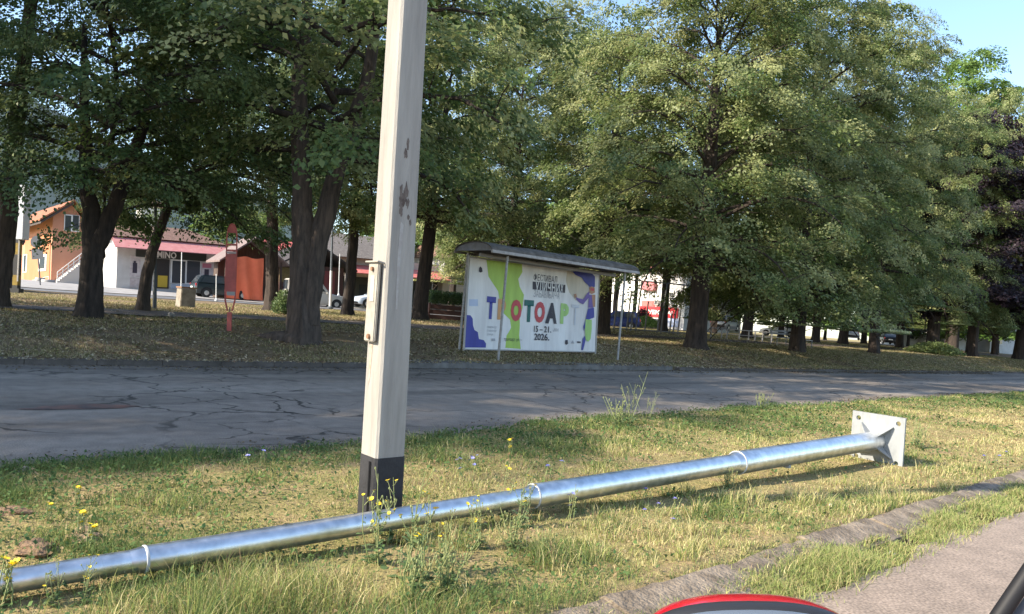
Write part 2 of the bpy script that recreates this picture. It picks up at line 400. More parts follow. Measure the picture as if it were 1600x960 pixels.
# ================================================================== UTILITY POLE (concrete)
M_POLE = mat('grey white concrete', (.335, .315, .285), .85, col2=(.20, .185, .168), scale=7, bump=.25, bscale=90, stretch=(1.6, 1.6, .16), contrast=(.36, .78))
M_BLACKP = mat('black tar paint', (.010, .010, .013), .75, col2=(.028, .028, .032), scale=6, bump=.2)
M_PLATE = mat('painted steel strip', (.36, .335, .29), .65, col2=(.26, .235, .20), scale=9)
M_RUST = mat('rusted steel', (.17, .085, .045), .9, col2=(.30, .17, .10), scale=20)
M_DARK = mat('dark rubber', (.010, .010, .012), .6, spec=.3)
def utility_pole():
    base = px(593, 800, 4.76); base.z = .05
    top = px(593 + (637 - 593) / 790 * 1750, 800 - 1750, 4.76)
    ax = (top - base); Lh = ax.length; ax.normalize()
    ref = Vector((.626, -.779, 0)); f1 = (ref - ax * ref.dot(ax)).normalized()       # right (shaded) face normal
    f2 = ax.cross(f1).normalized()
    if f2.dot(Vector((-.779, -.626, 0))) < 0: f2 = -f2                                # left (lit) face normal
    M = Matrix((f1, f2, ax)).transposed()
    if M.determinant() < 0: pass
    T = Matrix.Translation(base)
    ro = empty('utility_pole', base, 'square grey concrete pole with black painted foot standing on the grass verge', 'utility pole')
    def ring(h, w, ch=.014):
        a = w / 2; c = a - ch
        pts = [(a, -c), (a, c), (c, a), (-c, a), (-a, c), (-a, -c), (-c, -a), (c, -a)]
        return [base + f1 * u + f2 * v + ax * h for u, v in pts]
    def shaft(h0, h1, w0, w1, n, grow=0):
        mb = MB(); V = []; 
        for i in range(n + 1):
            t = i / n; V += ring(h0 + (h1 - h0) * t, w0 + (w1 - w0) * t + grow)
        F = [(i * 8 + k, i * 8 + (k + 1) % 8, (i + 1) * 8 + (k + 1) % 8, (i + 1) * 8 + k) for i in range(n) for k in range(8)]
        F += [tuple(range(7, -1, -1)), tuple(range(n * 8, n * 8 + 8))]
        return mb.add(V, F)
    W0 = .205; W = lambda h: W0 - .0062 * h
    shaft(-.2, Lh, W(-.2), W(Lh), 24).build('shaft', M_POLE, ro, world=True)
    shaft(-.1, .365, W(0), W(.36), 2, .005).build('painted_foot', M_BLACKP, ro, world=True)
    # cover strip on the lit face
    def on(face, u, h, out=0.0):
        fa, fb = (f2, f1) if face == 2 else (f1, f2)
        return base + fa * (W(h) / 2 + out) + fb * u + ax * h
    def slab(face, u0, u1, h0, h1, t, out=0.003, skew=0.0):
        lo = [on(face, u0 + skew, h0, out), on(face, u1 + skew, h0, out), on(face, u1, h1, out), on(face, u0, h1, out)]
        hi = [on(face, u0 + skew, h0, out + t), on(face, u1 + skew, h0, out + t), on(face, u1, h1, out + t), on(face, u0, h1, out + t)]
        return MB().hexa(lo, hi)
    hp = lambda y: (800 - y) / FPX * 4.76
    slab(2, -.068, .055, hp(532), hp(408), .022, .012, -.012).build('cover_strip', M_PLATE, ro, world=True, bevel=.006)
    MB().tube([on(2, -.085, hp(411), .0), on(2, -.085, hp(409), .045), on(2, .07, hp(409), .045), on(2, .07, hp(411), .0)], .006, 6).build('clamp', M_PLATE, ro, world=True)
    for y, rr in ((420, .013), (524, .015)):
        p = on(2, -.01, hp(y), .034); MB().tube([p, p + f2 * .014], rr, 8).build('bolt', M_RUST, ro, world=True)
    slab(2, -.03, .02, hp(470), hp(430), .003, .0345).build('embossed_panel', mat('strip panel', (.39, .365, .32), .6), ro, world=True)
    # stains and scratches on the concrete: thin patches with a shape of their own
    M_ST = mat('brown stain', (.07, .05, .042), .9, col2=(.17, .14, .12), scale=25)
    rnd = random.Random(5)
    for u, y, a, b in ((.0, 226, .009, .035), (.012, 240, .014, .034), (-.004, 298, .016, .055), (.018, 316, .024, .05), (.03, 300, .010, .05), (-.022, 316, .014, .03), (.022, 330, .012, .03), (-.03, 338, .010, .018), (.005, 312, .024, .012), (-.045, 345, .008, .02)):
        n = 12; h = hp(y); f = []
        for k in range(n):
            an = 2 * math.pi * k / n; rr = rnd.uniform(.6, 1.2)
            f.append(on(1, u + math.cos(an) * a * rr, h + math.sin(an) * b * rr, .0008))
        MB().prism(f, f1 * (.0010 + .0003 * (y % 7))).build('stain', M_ST, ro, world=True)
    MB().prism([on(1, u, hp(y), .0008) for u, y in ((.0, 350), (.022, 345), (.030, 400), (.024, 480), (.012, 480), (.008, 400))], f1 * .0010).build('rust_streak', mat('rain streak', (.30, .275, .255), .9, col2=(.375, .36, .34), scale=14), ro, world=True)
    MB().prism([on(2, u, hp(y), .0008) for u, y in ((-.055, 534), (-.02, 534), (-.03, 585), (-.045, 600))], f2 * .0012).build('rust_streak', mat('rust run', (.31, .23, .16), .9, col2=(.39, .355, .315), scale=14), ro, world=True)
    # earthing cable up the foot
    c = [on(2, .045, h, .012) for h in (-.05, .1, .2, .3, .34)]
    MB().tube(c, .006, 6).build('earth_cable', M_DARK, ro, world=True)
    # footing
    fb = MB(); fb.box(base + Vector((-.06, .05, -.085)), (.52, .40, .10), Matrix.Rotation(.5, 3, 'Z'))
    fb.build('footing', mat('footing concrete', (.26, .24, .21), .95, col2=(.18, .165, .14), scale=8, bump=.4), ro, world=True, bevel=.02)
utility_pole()

# ================================================================== LAMP COLUMN lying on the verge
def steel(name, rough):
    m = bpy.data.materials.new(name); m.use_nodes = True
    t = m.node_tree; N = t.nodes; L = t.links; b = N['Principled BSDF']; b.inputs['Metallic'].default_value = 1.0
    tc = N.new('ShaderNodeTexCoord'); mp = N.new('ShaderNodeMapping'); mp.inputs['Scale'].default_value = (1, 1, 1)
    L.new(tc.outputs['Object'], mp.inputs[0])
    n1 = N.new('ShaderNodeTexNoise'); n1.inputs['Scale'].default_value = 16; n1.inputs['Detail'].default_value = 8; L.new(mp.outputs[0], n1.inputs['Vector'])
    c = N.new('ShaderNodeValToRGB'); c.color_ramp.elements[0].position = .3; c.color_ramp.elements[1].position = .7
    c.color_ramp.elements[0].color = (.58, .59, .595, 1); c.color_ramp.elements[1].color = (.84, .845, .85, 1); L.new(n1.outputs['Fac'], c.inputs[0]); L.new(c.outputs[0], b.inputs['Base Color'])
    r = N.new('ShaderNodeMapRange'); r.inputs[3].default_value = rough - .07; r.inputs[4].default_value = rough + .10; L.new(n1.outputs['Fac'], r.inputs[0]); L.new(r.outputs[0], b.inputs['Roughness'])
    return m
def lamp_column():
    A = px(1370, 688, 8.45); B = px(0, 911, 3.09)
    d = (A - B).normalized(); Lb = (A - B).length
    ro = empty('steel_lamp_column', B, 'long shiny galvanised steel lamp column lying on the grass with square base plate', 'lamp column')
    ms = steel('galvanised steel', .37); mp = steel('galvanised plate', .5)
    def tpx(x):     # distance along the column whose picture column is x
        best = min((abs(((B + d * t) - Vector((0, 0, CH))).dot(CR) / ((B + d * t) - Vector((0, 0, CH))).dot(FW) * FPX + 800 - x), t) for t in np.linspace(-3, Lb, 900))
        return best[1]
    t1, t2, t3 = tpx(228), tpx(832), tpx(1152)
    R_ = (.050, .060, .079, .100)
    segs = [(-3.2, t1, R_[0]), (t1, t2, R_[1]), (t2, t3, R_[2]), (t3, Lb, R_[3])]
    for a, b, r in segs:
        mb = MB(); n = 10
        ps = [a + (b - a) * i / n for i in range(n + 1)]; rs = [r] * (n + 1)
        if a > -3: ps = [a - .07] + ps; rs = [R_[segs.index((a, b, r)) - 1] - .0005] + rs
        mb.tube([B + d * q for q in ps], rs, 40)
        mb.build('shaft_section', ms, ro, world=True, smooth=True)
    mw = mat('white weld paint', (.42, .43, .43), .5)
    for t, r0, r1 in ((t1, R_[0] + .001, R_[1] + .002), (t2, R_[1] + .001, R_[2] + .002), (t3, R_[2] + .001, R_[3] + .002)):
        mb = MB(); mb.tube([B + d * (t - .007), B + d * (t - .004), B + d * (t + .004), B + d * (t + .007)], [r1 - .002, r1 + .001, r1 + .001, r1 - .002], 40)
        mb.build('joint_collar', mw, ro, world=True, smooth=True)
    # base plate, square to the column, with four holes
    zv = px(1372, 648, 8.45) - px(1366, 726, 8.45); zv = (zv - d * zv.dot(d)).normalized(); xv = zv.cross(d).normalized()
    if xv.dot(CR) < 0: xv = -xv
    h = .285; T = .028
    bm = bmesh.new(); hr = .026; hc = .215
    def P(u, v, w): return A + xv * u + zv * v + d * w
    # plate with real holes: grid of 3x3 cells, corner cells carry a hole
    mb = MB()
    cuts = [-h, -hc - .06, -hc + .06, hc - .06, hc + .06, h]
    for i in range(5):
        for j in range(5):
            u0, u1, v0, v1 = cuts[i], cuts[i + 1], cuts[j], cuts[j + 1]
            if i in (1, 3) and j in (1, 3):
                cu, cv = (u0 + u1) / 2, (v0 + v1) / 2; K = 16
                sq = []
                for k in range(K):
                    a = 2 * math.pi * k / K; c, s_ = math.cos(a), math.sin(a); q = (u1 - u0) / 2 / max(abs(c), abs(s_)); sq.append((cu + c * q, cv + s_ * q))
                ci = [(cu + math.cos(2 * math.pi * k / K) * hr, cv + math.sin(2 * math.pi * k / K) * hr) for k in range(K)]
                for w in (0, T):
                    vs = [P(u, v, w) for u, v in sq + ci]
                    mb.add(vs, [(k, (k + 1) % K, K + (k + 1) % K, K + k) for k in range(K)])
                mb.add([P(u, v, 0) for u, v in ci] + [P(u, v, T) for u, v in ci], [(k, (k + 1) % K, K + (k + 1) % K, K + k) for k in range(K)])
            else:
                for w in (0, T): mb.add([P(u0, v0, w), P(u1, v0, w), P(u1, v1, w), P(u0, v1, w)], [(0, 1, 2, 3)])
    for a, b in (((-h, -h), (h, -h)), ((h, -h), (h, h)), ((h, h), (-h, h)), ((-h, h), (-h, -h))):
        mb.add([P(*a, 0), P(*b, 0), P(*b, T), P(*a, T)], [(0, 1, 2, 3)])
    mpl = mat('zinc plate', (.22, .23, .235), .6, metal=.2, col2=(.31, .325, .33), scale=9, stretch=(1, 1, .3))
    mb.build('base_plate', mpl, ro, world=True)
    for k in range(4):
        a = math.pi / 4 + k * math.pi / 2; rv = xv * math.cos(a) + zv * math.sin(a); tv = d.cross(rv)
        g = MB(); pts = [A - d * .002 + rv * .1, A - d * .002 + rv * .24, A - d * .03 + rv * .24, A - d * .15 + rv * .1]
        g.prism([p - tv * .005 for p in pts], tv * .01); g.build('stiffener', mpl, ro, world=True)
    hb = MB(); q = B + d * tpx(1225) - zv * .095
    hb.box(q, (.05, .12, .03), Matrix.Rotation(.8, 3, 'Z')); hb.build('earth_lug', mpl, ro, world=True)
lamp_column()

# ================================================================== BUS SHELTER AND BANNER
M_WPOST = mat('greying white post paint', (.36, .35, .33), .6, col2=(.24, .22, .20), scale=12)
M_ROOF = mat('weathered shelter roof', (.15, .13, .11), .85, col2=(.065, .055, .045), scale=4, bump=.3)
def bus_shelter():
    p0 = sn(13.0, 14.3); base = Vector((p0.x, p0.y, .2))
    M = Matrix.Translation(base) @ Matrix.Rotation(ROT, 4, 'Z')
    ro = empty('bus_shelter', M, 'open bus shelter with curved grey roof on thin posts across the road', 'bus shelter')
    ro.matrix_world = M
    # local x along the road, y away from the road
    lean = .05
    Ht = 2.62
    for x, y, z0 in ((0.02, 0, -.10), (4.75, 0, .02), (-.35, 1.12, -.05), (4.85, 1.12, .05)):
        MB().tube([(x, y, z0), (x + lean, y, Ht)], .034, 10).build('post', M_WPOST, ro, smooth=True)
    # arched roof: cross-section over y, length over x, slightly sagging
    x0, x1 = -.62, 5.25
    prof = []
    for k in range(13):
        a = math.pi * k / 12; prof.append((.56 - .72 * math.cos(a), Ht + .03 + .21 * math.sin(a)))
    mb = MB(); V = []
    nx = 14
    for i in range(nx + 1):
        x = x0 + (x1 - x0) * i / nx; dz = .03 * (x - x0) / (x1 - x0) + .012 * math.sin(i * 1.7)
        V += [(x, y, z + dz) for y, z in prof] + [(x, y, z + dz + .022) for y, z in prof]
    c = 26; F = []
    for i in range(nx):
        for k in range(12):
            F.append((i * c + k, i * c + k + 1, (i + 1) * c + k + 1, (i + 1) * c + k)); F.append((i * c + 13 + k, (i + 1) * c + 13 + k, (i + 1) * c + 13 + k + 1, i * c + 13 + k + 1))
        for k in (0, 12): F.append((i * c + k, (i + 1) * c + k, (i + 1) * c + 13 + k, i * c + 13 + k))
    for i in (0, nx):
        for k in range(12): F.append((i * c + k, i * c + k + 1, i * c + 13 + k + 1, i * c + 13 + k))
    mb.add(V, F); mb.build('roof', M_ROOF, ro, smooth=True)
    e = MB(); e.prism([(x0 + .05, y, z) for y, z in prof], (.02, 0, 0)); e.build('end_panel', mat('smoked end panel', (.22, .23, .27), .35, col2=(.15, .15, .17), scale=5), ro)
    e = MB(); e.prism([(x1 - .08, y, z) for y, z in prof], (.02, 0, 0)); e.build('end_panel', mat('smoked far panel', (.22, .23, .27), .35), ro)
    g = MB(); g.span((x0, -.20, Ht - .03), (x1, -.14, Ht + .045)); g.build('front_gutter', mat('pale gutter', (.42, .39, .36), .7, col2=(.25, .22, .20), scale=6), ro, bevel=.008)
    g = MB(); g.span((x0, 1.26, Ht - .03), (x1, 1.32, Ht + .03)); g.build('rear_gutter', M_ROOF, ro)
    for x in (.0, 1.6, 3.2, 4.8):
        MB().span((x, -.15, Ht - .04), (x + .05, 1.28, Ht + .015)).build('roof_beam', M_ROOF, ro)
    MB().tube([(x0 + .2, .5, Ht - .06), (x1 - .2, .6, Ht - .1)], .05, 8).build('tube_light', mat('dusty lamp tube', (.3, .28, .26), .6), ro, smooth=True)
    # bench behind
    return M
MSH = bus_shelter()

def banner():
    p0 = px(727, 545, 19.85); p1 = px(929, 549.5, 23.4); p2 = px(727.5, 403, 19.85); p3 = px(935, 428, 23.4)
    ux = (p1 - p0); Wd = ux.length; ux.normalize(); up = ((p2 - p0) + (p3 - p1)) / 2; Hh = (up - ux * up.dot(ux)).length
    uz = (up - ux * up.dot(ux)).normalized(); uy = uz.cross(ux)          # away from road
    M = Matrix.Translation(p0) @ Matrix((ux, uy, uz)).transposed().to_4x4()
    ro = empty('festival_banner', M, 'wide printed festival banner with coloured letters stretched across the bus shelter back', 'banner')
    ro.matrix_world = M
    # banner cloth with ripples; printed pieces share its surface function
    def surf(x, z):
        return .012 * math.sin(x * 7.0 + .6 * math.sin(z * 2)) + .004 * math.sin(x * 15 + z * 1.3) + .006 * math.sin(x * 3.1 - z * 2.2)
    nx, nz = 140, 40
    V = [(Wd * i / nx, surf(Wd * i / nx, Hh * j / nz), Hh * j / nz) for i in range(nx + 1) for j in range(nz + 1)]
    F = [(i * (nz + 1) + j, (i + 1) * (nz + 1) + j, (i + 1) * (nz + 1) + j + 1, i * (nz + 1) + j + 1) for i in range(nx) for j in range(nz)]
    nb = len(V); V2 = V + [(x, y + .006, z) for x, y, z in V]; F2 = F + [tuple(reversed([q + nb for q in f])) for f in F]
    # rim
    rim = [i * (nz + 1) for i in range(nx + 1)] + [nx * (nz + 1) + j for j in range(1, nz + 1)] + [i * (nz + 1) + nz for i in range(nx - 1, -1, -1)] + [j for j in range(nz - 1, 0, -1)]
    F2 += [(rim[k], rim[(k + 1) % len(rim)], rim[(k + 1) % len(rim)] + nb, rim[k] + nb) for k in range(len(rim))]
    MB().add(V2, F2).build('cloth', mat('dusty white vinyl', (.78, .75, .715), .55, col2=(.62, .59, .565), scale=1.3, stretch=(2.2, 1, .35)), ro, smooth=True)
    mats = {}
    def PM(name, col, c2=None):
        if name not in mats: mats[name] = mat('print ' + name, col, .55, col2=c2 or tuple(c * .8 for c in col), scale=2, stretch=(2.5, 1, .4))
        return mats[name]
    # photo -> fractions: crop (1242x960) of 720..940 x 390..560
    def cp(x, y):
        X, Y = 720 + x / 5.645, 390 + y / 5.645
        best = None
        o = Vector((0, 0, CH)); q = (px(X, Y, 1) - o); nrm = uy; t = (p0 - o).dot(nrm) / q.dot(nrm); w = o + q * t - p0
        return w.dot(ux), w.dot(uz)
    lay = [0]
    def slice_up(bm):
        xs = [v.co.x for v in bm.verts]; zs = [v.co.z for v in bm.verts]
        for ax, lo, hi, st in ((Vector((1, 0, 0)), min(xs), max(xs), Wd / 140), (Vector((0, 0, 1)), min(zs), max(zs), Hh / 20)):
            k = math.ceil(lo / st)
            while k * st < hi:
                bmesh.ops.bisect_plane(bm, geom=bm.verts[:] + bm.edges[:] + bm.faces[:], plane_co=ax * (k * st), plane_no=ax, dist=1e-5); k += 1
    def flat(name, polys, m, lift=None):
        """printed shapes: triangulated finely enough to follow the cloth"""
        lay[0] += 1; off = lift if lift else .0025 + .0006 * lay[0]
        me = bpy.data.meshes.new(name); bm = bmesh.new()
        for pts in polys:
            vs = [bm.verts.new((x, 0, z)) for x, z in pts]
            try: bm.faces.new(vs)
            except ValueError: pass
        slice_up(bm)
        for v in bm.verts: v.co.y = surf(v.co.x, v.co.z) - off
        bmesh.ops.recalc_face_normals(bm, faces=bm.faces)
        for f in bm.faces:
            if f.normal.y > 0: f.normal_flip()
        bm.to_mesh(me); bm.free(); me.materials.append(m)
        o = bpy.data.objects.new(name, me); COL.objects.link(o); o.parent = ro; return o
    def poly(*pts): return [cp(*p) for p in pts]
    def text(name, body, x0, y0, x1, y1, m, bold=0.0, shear=0.0, heavy=0.0):
        """text fitted into the photo-crop box"""
        cu = bpy.data.curves.new('print', 'FONT'); cu.body = body; cu.size = 1; cu.offset = bold; cu.shear = shear; cu.fill_mode = 'FRONT'; cu.resolution_u = 3
        to = bpy.data.objects.new('print', cu); COL.objects.link(to)
        bpy.context.view_layer.update()
        me = bpy.data.meshes.new_from_object(to.evaluated_get(bpy.context.evaluated_depsgraph_get()))
        bpy.data.objects.remove(to)
        a = np.zeros(len(me.vertices) * 3, np.float32); me.vertices.foreach_get('co', a); a = a.reshape(-1, 3)
        lo, hi = a.min(0), a.max(0)
        (A0, B0), (A1, B1) = cp(x0, y1), cp(x1, y0)
        lay[0] += 1; off = .0035 + .0006 * lay[0]
        for k, v in enumerate(me.vertices):
            u = (a[k, 0] - lo[0]) / (hi[0] - lo[0]); w = (a[k, 1] - lo[1]) / (hi[1] - lo[1])
            X = A0 + (A1 - A0) * u; Z = B0 + (B1 - B0) * w
            v.co = (X, surf(X, Z) - off, Z)
        bm = bmesh.new(); bm.from_mesh(me)
        for v in bm.verts: v.co.y = 0
        slice_up(bm)
        for v in bm.verts: v.co.y = surf(v.co.x, v.co.z) - off - .002
        if heavy:
            hz = heavy * abs(B1 - B0); base = bm.verts[:] + bm.edges[:] + bm.faces[:]
            for q, (ddx, ddz) in enumerate(((hz, 0), (-hz, 0), (0, hz), (0, -hz))):
                r = bmesh.ops.duplicate(bm, geom=base)
                for v in r['geom']:
                    if isinstance(v, bmesh.types.BMVert): v.co.x += ddx; v.co.z += ddz; v.co.y = surf(v.co.x, v.co.z) - off - .002 - .0004 * (q + 1)
        bm.to_mesh(me); bm.free()
        me.materials.clear(); me.materials.append(m)
        o = bpy.data.objects.new(name, me); COL.objects.link(o); o.parent = ro; return o
    blue = PM('blue', (.045, .05, .30)); green = PM('green', (.40, .58, .10)); dk = PM('dark', (.03, .025, .04)); red = PM('red', (.55, .06, .07))
    orange = PM('orange', (.60, .30, .12)); teal = PM('teal', (.02, .13, .11)); lime = PM('lime', (.38, .60, .18)); grey = PM('grey', (.38, .37, .38)); purple = PM('purple', (.16, .10, .33)); pale = PM('pale blue', (.50, .56, .70))
    cream = PM('cream', (.60, .53, .42)); brown = PM('skin', (.45, .22, .12))
    flat('green_wave', [poly((225, 92), (540, 130), (545, 200), (505, 260), (520, 330), (560, 400), (545, 520), (520, 600), (520, 680), (515, 760), (530, 878), (390, 868), (400, 760), (440, 690), (430, 620), (375, 560), (350, 470), (330, 370), (280, 300), (240, 240))], green)
    flat('cream_cloud', [poly((940, 190), (1000, 200), (1060, 240), (1110, 300), (1130, 380), (1100, 430), (1010, 450), (960, 380), (930, 280))], cream)
    flat('blue_waves', [poly((48, 578), (85, 580), (105, 610), (108, 670), (120, 710), (150, 730), (160, 790), (200, 800), (220, 830), (218, 866), (36, 866))], blue)
    flat('pale_stripe', [poly((75, 440), (150, 440), (150, 500), (75, 500))], pale)
    flat('dark_bar', [poly((632, 283), (925, 313), (922, 384), (630, 352))], dk)
    text('lettering', 'УЛИЧНИХ', 652, 300, 906, 368, PM('white letters', (.72, .71, .70)), 0, heavy=.016)
    text('lettering', 'ФЕСТИВАЛ', 640, 236, 848, 276, dk, 0)
    text('lettering', 'ЗАБАВЉАЧА', 636, 375, 870, 420, grey, .0)
    for ch, a, b, c, d_, m in (('T', 215, 420, 312, 612, blue), ('P', 322, 440, 400, 618, orange), ('O', 432, 447, 540, 632, red), ('T', 552, 450, 640, 638, teal), ('O', 640, 465, 748, 645, red), ('A', 745, 476, 852, 652, dk), ('P', 872, 480, 955, 655, lime)):
        text('lettering', ch, a, b, c, d_, m, .065)
    text('lettering', 'T', 965, 490, 1040, 665, PM('faded', (.60, .60, .63)), .01)
    text('lettering', '15 – 21.', 640, 680, 795, 728, dk, .02); text('lettering', 'ЈУН', 808, 695, 858, 724, grey, 0)
    text('lettering', '2026.', 642, 745, 780, 800, dk, .02)
    for y in (690, 720, 752): text('lettering', 'градски трг' if y < 740 else 'улица', 228, y - 10, 318 if y < 740 else 285, y + 8, grey, 0)
    text('lettering', 'тротоарт  ул. ~', 375, 788, 535, 812, dk, 0)
    flat('small_emblem', [poly((272, 785), (302, 786), (302, 808), (272, 808))], grey)
    flat('emblem', [poly((162, 165), (172, 150), (186, 165), (190, 195), (175, 205), (160, 195))], dk)
    flat('emblem', [poly((920, 800), (940, 798), (944, 830), (930, 842), (918, 828))], dk)
    flat('emblem', [poly((965, 828), (980, 800), (995, 830))], grey); flat('emblem', [poly((1022, 810), (1054, 812), (1054, 826), (1022, 824))], dk)
    # juggler figure: flat printed shapes
    for shape in [poly((985, 195), (1060, 190), (1150, 205), (1180, 240), (1178, 330), (1140, 340), (1115, 310), (1090, 290), (1060, 250), (1010, 225)), poly((1095, 640), (1120, 520), (1170, 515), (1172, 600), (1120, 620), (1085, 720), (1080, 680)), poly((1075, 790), (1095, 760), (1100, 800), (1090, 850), (1078, 888), (1060, 888))]: flat('printed_figure', [shape], blue)
    flat('printed_sleeve', [poly((1010, 420), (1030, 430), (1075, 440), (1110, 390), (1130, 370), (1130, 420), (1075, 485), (1040, 470), (1015, 445)), poly((1125, 400), (1165, 400), (1165, 515), (1120, 515))], purple)
    flat('printed_trousers', [poly((1100, 615), (1150, 620), (1150, 700), (1140, 790), (1120, 815), (1100, 790), (1095, 700))], lime)
    for shape in [poly((1128, 335), (1150, 325), (1175, 335), (1178, 380), (1150, 395), (1132, 380)), poly((995, 395), (1012, 390), (1018, 420), (1000, 428)), poly((1150, 400), (1180, 400), (1178, 505), (1160, 510))]: flat('printed_skin', [shape], brown)
    flat('printed_mask', [poly((1140, 340), (1172, 345), (1168, 368), (1142, 362))], red)
    # edge battens
    mf = mat('banner batten', (.36, .34, .31), .6)
    for a, b in (((-.05, 0, -.25), (-.05, 0, Hh + .05)), ((Wd + .04, 0, -.12), (Wd + .04, 0, Hh + .03))):
        MB().tube([a, b], .028, 8).build('batten', mf, ro, smooth=True)
    MB().tube([(-.05, .01, -.02), (Wd + .04, .01, -.02)], .018, 8).build('batten', mf, ro, smooth=True)
    MB().tube([(-.05, .01, Hh + .02), (Wd + .04, .01, Hh + .02)], .018, 8).build('batten', mf, ro, smooth=True)
banner()
#@@MORE@@
# ================================================================== TREES
M_BARK = mat('dark furrowed bark', (.058, .042, .033), .95, col2=(.016, .012, .010), scale=10, bump=1.0, bscale=18, stretch=(1, 1, .16))
M_BARK2 = mat('grey brown bark', (.10, .072, .056), .95, col2=(.030, .023, .018), scale=10, bump=1.0, bscale=16, stretch=(1, 1, .16))
LEAF = {
    'linden': leaf_mat('linden leaf', (.050, .092, .028), (.130, .185, .052), (.52, .52, .25), .42),
    'maple': leaf_mat('maple leaf', (.048, .094, .038), (.108, .168, .058), (.30, .34, .14), .42),
    'bright': leaf_mat('fresh green leaf', (.07, .14, .025), (.13, .22, .05), (.20, .28, .08), .38),
    'purple': leaf_mat('purple leaf', (.017, .012, .016), (.032, .020, .027), (.045, .032, .04), .15),
}
def crown_data(seed, H, Rr, zb, n_limb, leaf, per, spray, droop, tone=0.12, skirt=0.0, top=1.0):
    """branch skeleton and leaves of one crown, local to the foot of the trunk"""
    g = np.random.default_rng(seed); rnd = random.Random(seed)
    mb = MB(); C = []; D = []; HH = []
    for i in range(n_limb):
        f = (i + .5) / n_limb; z0 = zb * .85 + (H * .80 - zb * .85) * f ** 1.35
        az = i * 2.399 + rnd.uniform(-.35, .35)
        prof = math.sin(math.pi * min(1, .30 + .50 * f)) ** .8 * (1 - .10 * f)
        ln = Rr * prof * rnd.uniform(.75, 1.12)
        rise = (.25 + .75 * f) * ln * rnd.uniform(.5, 1.0) - (1 - f) * skirt
        dirv = Vector((math.cos(az), math.sin(az), 0))
        pts = []; K = 7
        for k in range(K + 1):
            t = k / K
            p = dirv * (ln * t) + Vector((0, 0, z0 + rise * (1.5 * t - .6 * t * t) - droop * .45 * ln * t ** 3 * (1 - f)))
            p += Vector((rnd.uniform(-.12, .12), rnd.uniform(-.12, .12), rnd.uniform(-.1, .1))) * t
            pts.append(p)
        r0 = .036 + .045 * (1 - f)
        mb.tube(pts, [r0 * (1 - .85 * k / K) + .008 for k in range(K + 1)], 6)
        nb = 4 + int(4 * prof)
        for b in range(nb):
            t = .22 + .76 * (b + rnd.random()) / nb; k = min(K - 1, int(t * K)); p = pts[k].lerp(pts[k + 1], t * K - k)
            sa = az + rnd.choice((-1, 1)) * rnd.uniform(.35, 1.25); bl = ln * rnd.uniform(.22, .42) * (1.15 - .5 * t) + .35
            q = p + Vector((math.cos(sa) * bl, math.sin(sa) * bl, rnd.uniform(-.25, .45) * bl))
            mid = p.lerp(q, .5) + Vector((0, 0, .08 * bl)); mb.tube([p, mid, q], [.018, .012, .005], 4, cap=False)
            for u in (.45, .78, 1.02):
                c = p.lerp(q, u) + Vector((rnd.uniform(-.3, .3), rnd.uniform(-.3, .3), rnd.uniform(-.25, .3)))
                C.append(c); D.append((math.cos(sa + rnd.uniform(-.6, .6)), math.sin(sa + rnd.uniform(-.6, .6)))); HH.append(f)
        C.append(pts[-1]); D.append((math.cos(az), math.sin(az))); HH.append(f)
    for i in range(int(n_limb * 1.8)):            # leader tufts at the top
        a = rnd.uniform(0, 6.28); rr = Rr * .42 * math.sqrt(rnd.random()); z = zb + (H * top - zb) * (1 - .28 * rnd.random() - .25 * (rr / Rr) ** 2)
        C.append(Vector((rr * math.cos(a), rr * math.sin(a), z))); D.append((math.cos(a), math.sin(a))); HH.append(1.0)
    C = np.array([tuple(c) for c in C]); D = np.array(D); HH = np.array(HH); ns = len(C)
    keep = g.random(ns) > .06; C, D, HH = C[keep], D[keep], HH[keep]; ns = len(C)
    sc = g.uniform(.65, 1.3, ns); ids = np.repeat(np.arange(ns), per); n = len(ids)
    t = g.random(n) ** .8; lat = g.normal(0, .33, n) * (1.05 - .6 * t); S = spray * sc[ids]
    d = D[ids]; nrm = np.stack([-d[:, 1], d[:, 0]], 1)
    P = C[ids].copy(); P[:, :2] += d * ((t - .35) * S)[:, None] + nrm * (lat * S)[:, None]
    P[:, 2] += -droop * (t - .2) ** 2 * S * .8 - droop * np.abs(lat) * S * .35 + g.normal(0, .09, n) * S
    P[:, 2] = np.maximum(P[:, 2], .5)
    out = P.copy(); out[:, 2] = 0; out /= np.maximum(np.linalg.norm(out, axis=1, keepdims=True), .3)
    N = np.stack([out[:, 0] * .45, out[:, 1] * .45, np.full(n, .75)], 1) + g.normal(0, .32, (n, 3)) + g.normal(0, .28, (ns, 3))[ids]; N /= np.linalg.norm(N, axis=1, keepdims=True)
    A = np.stack([d[:, 0], d[:, 1], np.full(n, -.55 * droop - .1)], 1) + g.normal(0, .5, (n, 3))
    A -= N * (A * N).sum(1, keepdims=True); A /= np.linalg.norm(A, axis=1, keepdims=True); B = np.cross(N, A)
    L = leaf * g.uniform(.65, 1.25, n); Wd = L * g.uniform(.55, .8, n)
    fold = (L * .10)[:, None] * N
    V = np.stack([P - A * (L / 2)[:, None], P + B * (Wd / 2)[:, None] + fold - A * (L * .08)[:, None], P + A * (L / 2)[:, None] - fold * .6, P - B * (Wd / 2)[:, None] + fold - A * (L * .08)[:, None]], 1).reshape(-1, 3)
    F = np.arange(n * 4).reshape(n, 4)
    sp_t = np.clip(g.normal(tone, .22, ns) + .10 * (HH - .4), 0, 1)  # tone rises up the crown: pale bracts plus sunlit tops painted in
    tn = np.repeat(np.clip(sp_t[ids] + g.normal(0, .05, n), 0, 1), 4)
    return V, F, tn, mb
PROTO = {}
